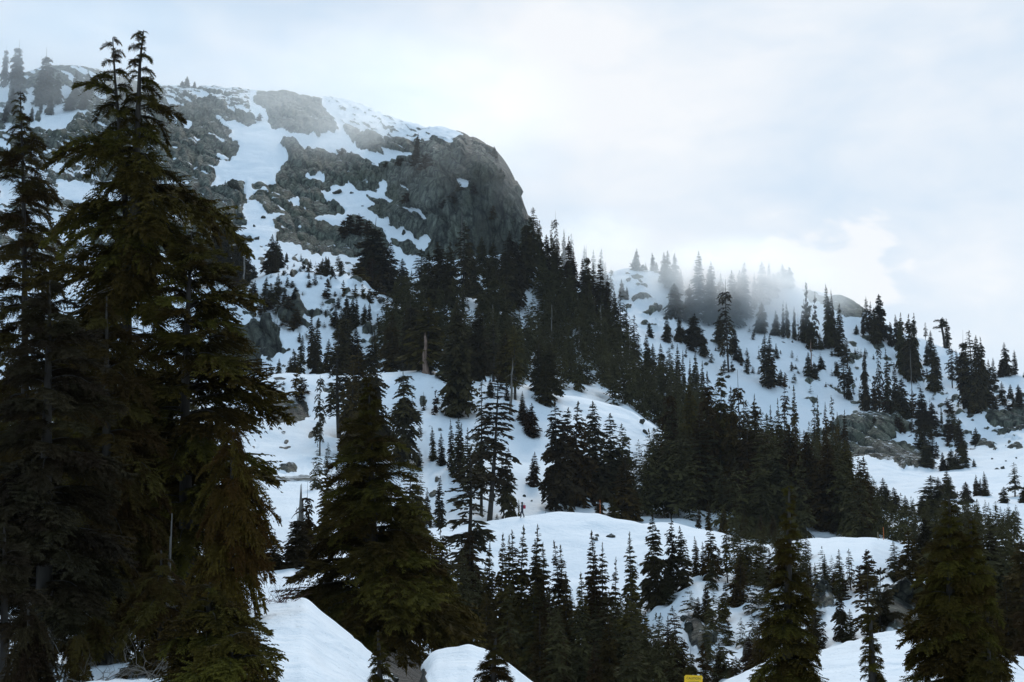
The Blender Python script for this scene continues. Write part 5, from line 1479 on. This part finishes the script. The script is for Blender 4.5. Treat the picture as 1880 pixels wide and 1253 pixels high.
snag('dead_snag', 'torn reddish broken trunk at the crest of the middle snow bench', 'dead tree', 780, 618, 690, (8.2, 10.2), 5.0, M_REDWOOD, 1, 0.0, 6)
snag('dead_snag', 'bare pale dead trunk rising from the brown scrub under the cliff', 'dead tree', 446, 452, 525, (11, 13), 2.0, M_DEADWOOD, 2, 0.0, 0)
snag('dead_snag', 'leaning grey dead trunk on the bank right of the middle bench', 'dead tree', 938, 672, 762, (8, 9.4), 2.6, M_DEADWOOD, 3, 0.04, 8)
snag('dead_snag', 'thick weathered snag with stubs left of the big central fir', 'dead tree', 549, 915, 1050, (3.8, 5.6), 9, M_DEADWOOD, 4, -0.02, 12, D=66)
snag('dead_snag', 'splintered pale stub half hidden among the left hemlocks', 'dead tree', 305, 985, 1180, None, 4.5, M_DEADWOOD, 5, 0.0, 8, D=29)
snag('tree_stump', 'grey sawn stump beside the young trees near the caution sign', 'tree stump', 1364, 1172, 1202, (3.6, 5), 8, M_DEADWOOD, 6, 0.0, 0, broken=False)
snag('dead_snag', 'brown bare trunk standing on open snow of the ridge', 'dead tree', 1487, 630, 688, (14.3, 17), 1.6, M_REDWOOD, 7, 0.0, 3)
snag('dead_snag', 'thin white dead pole below the rocky ridge shoulder', 'dead tree', 1676, 652, 708, (13, 16), 1.1, M_DEADWOOD, 8, 0.0, 1)
snag('dead_snag', 'forked white dead trunk among the dark firs right of centre', 'dead tree', 1392, 780, 935, (8, 10), 2.6, M_DEADWOOD, 9, -0.03, 8)
snag('dead_snag', 'tall grey dead spike among the firs below the cliff edge', 'dead tree', 848, 392, 540, (12, 14), 1.3, M_DEADWOOD, 10, 0.0, 14)

for i_, (x_, t_, b_, rows_) in enumerate([(1105, 560, 660, (11, 14)), (1158, 610, 700, (11, 14)), (1062, 600, 690, (11, 14)), (1285, 760, 850, (9, 12)), (1448, 800, 900, (7, 10)), (1012, 560, 660, (11, 14)), (905, 560, 660, (10, 13)), (1330, 800, 900, (7, 10))]):
    tag(snag('dead_snag', 'x', 'dead tree', x_, t_, b_, rows_, 1.3, M_DEADWOOD, 20 + i_, 0.01 * (i_ % 3 - 1), 8, broken=False), ['thin grey dead trunk right of the forest top below the cliff', 'thin dead trunk lowest on the edge of the forest rib', 'thin dead trunk in the middle of the forest rib', 'thin dead trunk at the left end of the dark firs', 'thin dead trunk deep among the dark firs right of centre', 'thin dead trunk just under the cliff end in the forest', 'thin dead trunk above the middle snow bench in the forest', 'thin dead trunk beside the broadest dark firs right of centre'][i_], group='thin dead trunks in the forest')

g, D = ground(1731, 640, 15, 18)
root = empty('gnarled_tree', g)
tag(root, 'gnarled old tree with bare trunk and flat windswept arms on the ridge', 'hemlock tree')
k_ = D / F_PX
link('trunk', tubes_mesh('trunk', [(np.array([(3, 0, -2), (1, 0, 20), (-2, 0, 40), (-3, 0, 54)]) * k_, np.array([3.0, 2.4, 2.0, 1.2]) * k_)], M_BARK, 8), root)
mm = bough_meshes('fir', M_FIR)
gc_, gt_, grad_, gtop_ = proto('h', 2, M_FIR)
cr_ = link('crown', gc_, root)
cr_.location = np.array([-1, 0, 37]) * k_
cr_.scale = (9 * k_ / grad_, 9 * k_ / grad_, 21 * k_ / gtop_)
for i_, (z, az, L) in enumerate([(37, 3.0, 15), (38, 3.3, 12), (50, 3.1, 14), (51, 2.8, 10), (46, 0.2, 8), (30, 3.5, 7)]):
    b = link('bough', mm[i_ % 6], root)
    b.location = np.array([-2, 0, z]) * k_
    b.rotation_euler = (0.5 * (-1) ** i_, math.radians(-6), az)
    b.scale = (L * k_, 0.8 * L * k_, 0.8 * L * k_)


def twigs(name, label, px, D, h, spread, seed, mat, n=9):
    rng = np.random.default_rng(seed)
    g, D = ground_d(px, D)
    lst = []

    def grow(p, d, L, r, lev):
        pts = [p]
        for i in range(3):
            d = d + rng.normal(size=3) * 0.22
            d = d / np.linalg.norm(d)
            pts.append(pts[-1] + d * L / 3)
        lst.append((pts, np.linspace(r, r * 0.5, 4)))
        if lev > 0:
            for k in range(3):
                grow(pts[1 + k % 3], d + rng.normal(size=3) * 0.6, L * 0.6, r * 0.5, lev - 1)
    for i in range(n):
        a = rng.uniform(0, 6.28)
        grow(np.array([rng.normal() * 0.1, rng.normal() * 0.1, -0.05]), np.array([math.cos(a) * spread, math.sin(a) * spread, 0.7]), h, 0.011, 3)
    return tag(link(name, tubes_mesh(name, lst, mat, 3), loc=g), label, 'bare shrub')


twigs('bare_shrub', 'bare reddish twiggy shrub on the near snow beside the golden cedar', 478, 27.5, 0.55, 0.9, 1, M_TWIG)
twigs('bare_shrub', 'low bare grey shrub lying on the snow right of the red twigs', 522, 27, 0.28, 1.2, 2, M_TWIG, 5)
twigs('bare_shrub', 'grey bare brushwood at the foot of the low left hemlock', 290, 23, 0.6, 1.0, 3, M_DEADWOOD, 9)
twigs('bare_shrub', 'bare brushwood beside the dark hollow at bottom left', 175, 23.5, 0.5, 1.1, 4, M_DEADWOOD, 8)

# ------------------------------------------------------------------ boulders


def boulder(label, px, py, w, h, rows, seed, name='boulder', mat=None, group=None):
    rng = np.random.default_rng(seed)
    g, D = ground(px, py, *rows)
    import bmesh
    bm = bmesh.new()
    bmesh.ops.create_icosphere(bm, subdivisions=4 if w > 9 else 3, radius=1.0)
    me = bpy.data.meshes.new(name)
    bm.to_mesh(me); bm.free()
    v = np.zeros(len(me.vertices) * 3, np.float32)
    me.vertices.foreach_get('co', v)
    v = v.reshape(-1, 3).astype(float)
    for k in range(15):                       # facets cut off the block
        d = rng.normal(size=3); d /= np.linalg.norm(d)
        lim = rng.uniform(0.45, 0.82)
        e = v @ d
        v -= np.maximum(e - lim, 0)[:, None] * d
    v += (fbm(v[:, 0] * 2.5 + seed, v[:, 2] * 2.5 + v[:, 1], 4, seed, 0.6) * 0.22 - 0.13 * np.exp(-((lambda q: q[1] - q[0])(worley(v[:, 0] * 1.9 + seed, v[:, 2] * 1.6 + v[:, 1], seed)) / 0.14) ** 2))[:, None] * v
    k = D / F_PX
    v *= np.array([w * k, 0.8 * min(w, 1.6 * h) * k, h * k])
    a = rng.uniform(-0.35, 0.35)
    v = v @ np.array([[math.cos(a), 0, -math.sin(a)], [0, 1, 0], [math.sin(a), 0, math.cos(a)]]).T
    me.vertices.foreach_set('co', v.astype(np.float32).ravel())
    me.materials.append(mat or M_STONE)
    me.update()
    return tag(link(name, me, loc=g + np.array([0, 0, 0.25 * h * k])), label, 'boulder', group)


BL = [('largest dark boulder on the snow shelf below the hiker', 1121, 983, 13, 7, (5, 6.2)), ('flat brown boulder left of the largest on the snow shelf', 1094, 991, 8, 5, (5, 6.2)), ('small round boulder above the flat one on the snow shelf', 1097, 984, 4.5, 4.5, (5, 6.2)),
      ('upper rock on the slope behind the hiker', 961, 913, 4, 3.5, (6.4, 8)), ('lower rock on the slope behind the hiker', 976, 925, 3, 3, (6.4, 8)),
      ('upper slab on the snow at the edge of the middle bench', 1181, 775, 7, 9, (8, 9.4)), ('lower slab on the snow at the edge of the middle bench', 1186, 793, 6, 7, (8, 9.4)),
      ('big rock under the scrub in the gully below the shelf', 1252, 1138, 10, 9, (4, 5.6)), ('round rock face below the lower snow bench', 1513, 1098, 21, 18, (4.2, 5.4)), ('broad mossy rock wall beside the firs at lower right', 1650, 1112, 36, 40, (4, 5.2)), ('tan rock in the gully near the grey stump', 1303, 1178, 15, 14, (3.8, 5)), ('dark rock beside the snow patch in the gully', 1267, 1160, 12, 12, (3.8, 5)),
      ('tan lichen rock beside the white gully apron', 456, 443, 10, 9, (13, 14.6)), ('dark rock on the gully apron right of the lichen rock', 471, 437, 7, 6, (13, 14.6)), ('tall tan block on the left side of the gully', 430, 352, 17, 20, (14, 16)), ('tan block below the tall one by the gully', 440, 404, 11, 12, (14, 15.5)), ('small rock in the middle of the white gully', 483, 401, 7, 4, (14, 15.5)), ('little dark rock low in the white gully', 466, 417, 4, 4, (14, 15.5)), ('pebble sized rock above the lower gully rock', 466, 353, 5, 3, (14, 16)),
      ('oval rock in the upper lower snow tongue of the cliff', 619, 357, 12, 7, (14, 16)), ('oval rock in the bottom of the cliff snow tongue', 741, 428, 8, 7, (14, 15.5)), ('small stone in the cliff snow tongue', 645, 355, 5, 3, (14, 16)), ('tiny stone in the centre of the cliff snow tongue', 664, 379, 3, 2, (14, 16)),
      ('rounded brown rock on the ridge snow beside the thin fir', 1563, 662, 7, 5, (14.3, 17)), ('flat grey rock on the ridge snow', 1462, 596, 7, 2.5, (15, 18)), ('upper rock of the stone pair on the ridge snow', 1386, 610, 5, 3, (15, 18)), ('lower rock of the stone pair on the ridge snow', 1386, 618, 3.5, 3, (15, 18)), ('dark stone sticking up from the ridge snow', 1455, 630, 3, 3, (14.5, 17)), ('dark upright rock on the ridge snow near the shoulder', 1559, 620, 3.5, 5, (14.5, 17)), ('long low stone on the ridge snow', 1437, 631, 5, 1.5, (14.5, 17)),
      ('stone above the long low one on the ridge', 1487, 568, 7, 3, (15, 18)), ('dark rock on the snow below the ridge shoulder', 1648, 651, 5, 3.5, (14, 17)), ('wide dark rock below the ridge shoulder', 1634, 640, 9, 4, (14, 17)),
      ('dark rock beside the leaning fir on the lower right snow', 1808, 812, 8, 6, (12, 16)), ('largest of five stones on the right snow face', 1842, 856, 5, 5, (11, 14)), ('second largest of five stones on the right snow face', 1830, 857, 5, 3, (11, 14)), ('topmost of five stones on the right snow face', 1821, 843, 3, 2.5, (11, 14)), ('right middle stone of five on the snow face', 1847, 848, 3, 2.5, (11, 14)), ('rightmost of five stones on the right snow face', 1867, 843, 2.5, 2.5, (11, 14)),
      ('rock at the top of the right snow gap', 1782, 768, 9, 7, (13, 16)), ('small rock below the top rock of the snow gap', 1784, 775, 4, 3, (13, 16)), ('rounded rock among the scrub on the lower right snow', 1732, 806, 5, 5, (12, 16)),
      ('boulder at the foot of the rock mound left of centre', 521, 862, 12, 4, (6, 9)), ('small dark rock on the left snow mound', 520, 714, 2, 2, (8, 9.5)), ('brown stone by the foot of the big dead-trunked ridge fir', 1335, 688, 8, 4, (14, 16.5)),
      ('pinkish rock in the stream gap under the central fir', 724, 1212, 15, 11, (2, 3.2)), ('grey rock in the stream gap', 742, 1222, 11, 8, (2, 3.2))]
for i, (lab, px, py, w, h, rows) in enumerate(BL):
    boulder(lab, px, py, w, h, rows, 40 + i)

# ------------------------------------------------------------------ hiker with a red pack


def plain(name, col, rough=0.8):
    m, n, l, b = new_mat(name)
    t = N(n, 'ShaderNodeTexNoise')
    t.inputs['Scale'].default_value = 14
    mx = N(n, 'ShaderNodeMix', data_type='RGBA')
    mx.inputs['A'].default_value = (*[c * 0.8 for c in col], 1)
    mx.inputs['B'].default_value = (*[c * 1.15 for c in col], 1)
    l.new(t.outputs['Fac'], mx.inputs['Factor'])
    l.new(mx.outputs['Result'], b.inputs['Base Color'])
    b.inputs['Roughness'].default_value = rough
    return m


M_CLOTH = plain('dark_outdoor_cloth', (0.030, 0.028, 0.040))
M_SKIN = plain('skin', (0.42, 0.24, 0.17), 0.55)
M_HAIR = plain('dark_hair', (0.018, 0.013, 0.010))
M_PACK = plain('crimson_pack', (0.42, 0.018, 0.045), 0.6)
M_BOOT = plain('boot_leather', (0.05, 0.035, 0.025))

gh, Dh = ground(958, 953, 5.4, 6.3)
hiker = empty('person', gh, 0)
tag(hiker, 'hiker in dark clothes seen side-on, walking along the snow shelf crest', 'person')


def skin_mesh(name, verts, edges, radii, mats, assign, sub=2):
    me = bpy.data.meshes.new(name)
    me.from_pydata([tuple(v) for v in verts], edges, [])
    o = bpy.data.objects.new(name, me)
    COL.objects.link(o)
    md = o.modifiers.new('skin', 'SKIN')
    md.use_smooth_shade = True
    for i, r in enumerate(radii):
        sv_ = me.skin_vertices[0].data[i]
        sv_.radius = (r, r) if not isinstance(r, tuple) else r
        sv_.use_root = (i == 0)
    s_ = o.modifiers.new('sub', 'SUBSURF')
    s_.levels = s_.render_levels = sub
    dg = bpy.context.evaluated_depsgraph_get()
    ev = o.evaluated_get(dg)
    nm = bpy.data.meshes.new_from_object(ev)
    bpy.data.objects.remove(o)
    bpy.data.meshes.remove(me)
    for m in mats:
        nm.materials.append(m)
    for p in nm.polygons:
        p.material_index = assign(p.center)
        p.use_smooth = True
    nm.name = name
    return nm


# facing -x (to the left of the photograph), mid-stride
bv = [(0, 0, 0.95), (0.0, 0, 1.15), (0.01, 0, 1.38), (-0.02, 0, 1.50), (-0.05, 0, 1.58), (-0.06, 0, 1.68),      # 0-5 pelvis, waist, chest, neck, head
      (0.0, 0.09, 0.90), (-0.16, 0.09, 0.50), (-0.14, 0.09, 0.10), (-0.28, 0.09, 0.05),                          # left leg forward
      (0.0, -0.09, 0.90), (0.06, -0.09, 0.50), (0.22, -0.09, 0.14), (0.12, -0.09, 0.05),                         # right leg back
      (0.01, 0.19, 1.40), (0.04, 0.24, 1.13), (-0.12, 0.22, 0.97), (-0.19, 0.21, 0.95),
      (0.01, -0.19, 1.40), (0.02, -0.25, 1.13), (-0.14, -0.22, 0.99), (-0.21, -0.21, 0.97)]
be = [(0, 1), (1, 2), (2, 3), (3, 4), (4, 5), (0, 6), (6, 7), (7, 8), (8, 9), (0, 10), (10, 11), (11, 12), (12, 13), (2, 14), (14, 15), (15, 16), (16, 17), (2, 18), (18, 19), (19, 20), (20, 21)]
br = [0.18, 0.17, 0.19, 0.07, 0.10, 0.105, 0.12, 0.09, 0.07, 0.06, 0.12, 0.09, 0.07, 0.06, 0.09, 0.07, 0.038, 0.036, 0.09, 0.07, 0.045, 0.04]


def body_mat(c):
    if c[2] > 1.50: return 1
    if c[0] < -0.16 and 0.88 < c[2] < 1.03: return 1
    if c[2] < 0.12: return 2
    return 0


link('body', skin_mesh('body', bv, be, br, [M_CLOTH, M_SKIN, M_BOOT], body_mat), hiker)
link('hair', skin_mesh('hair', [(-0.02, 0, 1.66), (-0.05, 0, 1.72), (0.03, 0, 1.62)], [(0, 1), (0, 2)], [0.115, 0.10, 0.08], [M_HAIR], lambda c: 0), hiker)
link('nose', skin_mesh('nose', [(-0.145, 0, 1.64), (-0.175, 0, 1.62)], [(0, 1)], [0.018, 0.014], [M_SKIN], lambda c: 0, 1), hiker)
pack = empty('backpack', gh)
tag(pack, 'crimson backpack on the hiker\'s back', 'backpack')
link('pack_body', skin_mesh('pack_body', [(0.23, 0, 1.22), (0.24, 0, 1.45), (0.22, 0, 1.02)], [(0, 1), (0, 2)], [(0.15, 0.18), (0.13, 0.16), (0.14, 0.17)], [M_PACK], lambda c: 0), pack)
link('pack_lid', skin_mesh('pack_lid', [(0.24, 0, 1.56), (0.30, 0, 1.54)], [(0, 1)], [0.09, 0.08], [M_PACK], lambda c: 0), pack)
for s in (-1, 1):
    link('shoulder_strap', tubes_mesh('shoulder_strap', [([(0.16, s * 0.10, 1.52), (0.0, s * 0.12, 1.55), (-0.14, s * 0.13, 1.42), (-0.13, s * 0.15, 1.2), (0.10, s * 0.16, 1.05)], [0.022] * 5)], M_CLOTH, 5), pack)

# ------------------------------------------------------------------ marker poles and caution sign
M_POLE = plain('orange_paint', (0.55, 0.13, 0.02), 0.5)
M_POLE2 = plain('pale_wood_pole', (0.36, 0.28, 0.18))
for lab, px, tip, base, m in [('taller orange marker pole at the edge of the snow by the dark firs', 1620, 968, 1003, M_POLE), ('shorter pale marker pole left of the orange one', 1609, 977, 1003, M_POLE2), ('little orange stake behind the snow shelf crest', 1101, 918, 946, M_POLE)]:
    g, D = ground(px, base, 5, 7)
    h = float(P(px, tip, D)[2] - g[2])
    tag(link('marker_pole', tubes_mesh('marker_pole', [([(0, 0, -0.2), (0.01, 0, h * 0.5), (0, 0, h)], [0.028, 0.026, 0.024])], m, 8), loc=g), lab, 'marker pole', 'marker poles')

M_SIGN = plain('yellow_sign_paint', (0.85, 0.50, 0.004), 0.6)
M_INK = plain('black_ink', (0.02, 0.02, 0.018), 0.5)
M_STEEL = mat_plain('galvanised_steel', (0.22, 0.22, 0.22), (0.38, 0.38, 0.38), 20, 0.45, bump=0)
DS = 31.0
gs, _ = ground_d(1272, DS)
c0 = P(1272.5, 1240, DS)
W_, H_ = 33 * DS / F_PX, 0.52
sign = empty('caution_sign', (c0[0], c0[1], c0[2] - H_ / 2), math.radians(4))
sign.rotation_euler[1] = math.radians(2.0)
tag(sign, 'yellow caution sign standing at the bottom edge', 'sign')
import bmesh
bm = bmesh.new()
bmesh.ops.create_cube(bm, size=1.0)
bmesh.ops.scale(bm, vec=(W_, 0.006, H_), verts=bm.verts)
ed = [e for e in bm.edges if abs(e.verts[0].co.y - e.verts[1].co.y) > 0.003]
bmesh.ops.bevel(bm, geom=ed, offset=0.02, segments=4, affect='EDGES')
me = bpy.data.meshes.new('panel')
bm.to_mesh(me); bm.free()
me.materials.append(M_SIGN)
link('panel', me, sign)


def text_mesh(name, body, size, x, z, mat, parent):
    cu = bpy.data.curves.new(name, 'FONT')
    cu.body = body
    cu.size = size
    cu.align_x = 'CENTER'
    cu.extrude = 0.001
    o = bpy.data.objects.new(name, cu)
    COL.objects.link(o)
    dg = bpy.context.evaluated_depsgraph_get()
    dg.update()
    m2 = bpy.data.meshes.new_from_object(o.evaluated_get(dg))
    bpy.data.objects.remove(o)
    m2.materials.clear()
    m2.materials.append(mat)
    t = link(name, m2, parent, (x, -0.0055, z))
    t.rotation_euler = (math.pi / 2, 0, 0)
    return t


text_mesh('lettering', 'CAUTION', 0.068, 0, H_ / 2 - 0.088, M_INK, sign)
ln = []
for i, wd in enumerate((0.62, 0.72, 0.66, 0.72, 0.5)):
    z = H_ / 2 - 0.125 - i * 0.034
    w = W_ * wd / 2
    ln.append([(-w, z), (w, z), (w, z - 0.007), (-w, z - 0.007)])
lv = np.array([[(x, -0.0042, z) for x, z in q] for q in ln]).reshape(-1, 3)
link('text_line', mesh_np('text_line', lv, np.arange(20).reshape(5, 4).astype(np.int32), M_INK), sign)
hp = float(c0[2] - H_ / 2 - gs[2])
link('post', tubes_mesh('post', [([(0, 0.03, H_ / 2 + 0.005), (0, 0.03, -hp - 0.3)], [0.022, 0.022])], M_STEEL, 10), sign)
for z in (0.16, -0.16):
    link('bolt', tubes_mesh('bolt', [([(0, -0.010, z), (0, 0.02, z)], [0.009, 0.009])], M_STEEL, 8), sign)

# ------------------------------------------------------------------ drifting mist


def mist(name, label, px, py, D, rx, ry, rz, dens, seed, aniso=0.78, col=(0.86, 0.95, 1.0)):
    m = bpy.data.materials.new(name)
    m.use_nodes = True
    n, l = m.node_tree.nodes, m.node_tree.links
    n.clear()
    out = N(n, 'ShaderNodeOutputMaterial')
    v = N(n, 'ShaderNodeVolumeScatter')
    v.inputs['Color'].default_value = (*col, 1)
    v.inputs['Anisotropy'].default_value = aniso
    tc = N(n, 'ShaderNodeTexCoord')
    ln_ = N(n, 'ShaderNodeVectorMath', operation='LENGTH')
    l.new(tc.outputs['Object'], ln_.inputs[0])
    mr = N(n, 'ShaderNodeMapRange', interpolation_type='SMOOTHSTEP')
    mr.inputs['From Min'].default_value = 1.0
    mr.inputs['From Max'].default_value = 0.15
    l.new(ln_.outputs['Value'], mr.inputs['Value'])
    ns = N(n, 'ShaderNodeTexNoise')
    ns.inputs['Scale'].default_value = 2.6
    ns.inputs['Detail'].default_value = 5
    ns.inputs['Distortion'].default_value = 0.6
    mp = N(n, 'ShaderNodeMapping')
    mp.inputs['Location'].default_value = (seed * 1.7, seed * 0.6, seed)
    l.new(tc.outputs['Object'], mp.inputs[0])
    l.new(mp.outputs[0], ns.inputs['Vector'])
    m2 = N(n, 'ShaderNodeMapRange')
    m2.inputs['From Min'].default_value = 0.32
    m2.inputs['From Max'].default_value = 0.68
    m2.inputs['To Min'].default_value = 0.02
    m2.inputs['To Max'].default_value = 1.8
    l.new(ns.outputs['Fac'], m2.inputs['Value'])
    mu = N(n, 'ShaderNodeMath', operation='MULTIPLY')
    l.new(mr.outputs[0], mu.inputs[0])
    l.new(m2.outputs[0], mu.inputs[1])
    m3 = N(n, 'ShaderNodeMath', operation='MULTIPLY')
    l.new(mu.outputs[0], m3.inputs[0])
    m3.inputs[1].default_value = dens
    l.new(m3.outputs[0], v.inputs['Density'])
    l.new(v.outputs[0], out.inputs['Volume'])
    b2 = bmesh.new()
    bmesh.ops.create_icosphere(b2, subdivisions=3, radius=1.0)
    me2 = bpy.data.meshes.new(name)
    b2.to_mesh(me2); b2.free()
    me2.materials.append(m)
    o = link(name, me2, loc=P(px, py, D))
    o.scale = (rx, ry, rz)
    return tag(o, label, 'mist', kind='stuff')


mist('mist', 'pale mist drifting through the firs of the ridge crest', 1350, 545, 485, 50, 44, 23, 0.068, 1)
mist('mist', 'thin mist veiling the top of the rounded cliff', 700, 225, 500, 85, 80, 40, 0.0080, 2)
mist('mist', 'grey mist over the upper left mountain and its trees', 130, 170, 560, 130, 100, 46, 0.0060, 3)
mist('mist', 'wisp of mist behind the forest rib', 1090, 470, 455, 26, 34, 18, 0.024, 5)
mist('mist', 'faint mist against the dark cliff end', 870, 330, 395, 34, 24, 26, 0.0045, 7)

# ------------------------------------------------------------------ the air itself
hm = bpy.data.materials.new('haze')
hm.use_nodes = True
hn, hl = hm.node_tree.nodes, hm.node_tree.links
hn.clear()
ho = N(hn, 'ShaderNodeOutputMaterial')
hv = N(hn, 'ShaderNodeVolumePrincipled')
hv.inputs['Color'].default_value = (0.90, 0.95, 1.0, 1)
hv.inputs['Density'].default_value = 0.00004
hv.inputs['Anisotropy'].default_value = 0.2
hl.new(hv.outputs[0], ho.inputs['Volume'])
lo = np.array([-9200.0, -90.0, float(POS2[..., 2].min()) - 1.0])
hi = np.array([9200.0, 5400.0, 270.0])
b3 = bmesh.new()
bmesh.ops.create_cube(b3, size=1.0)
mh = bpy.data.meshes.new('haze')
b3.to_mesh(mh); b3.free()
mh.materials.append(hm)
hz = link('haze', mh, loc=(lo + hi) / 2)
hz.scale = hi - lo
tag(hz, kind='stuff')
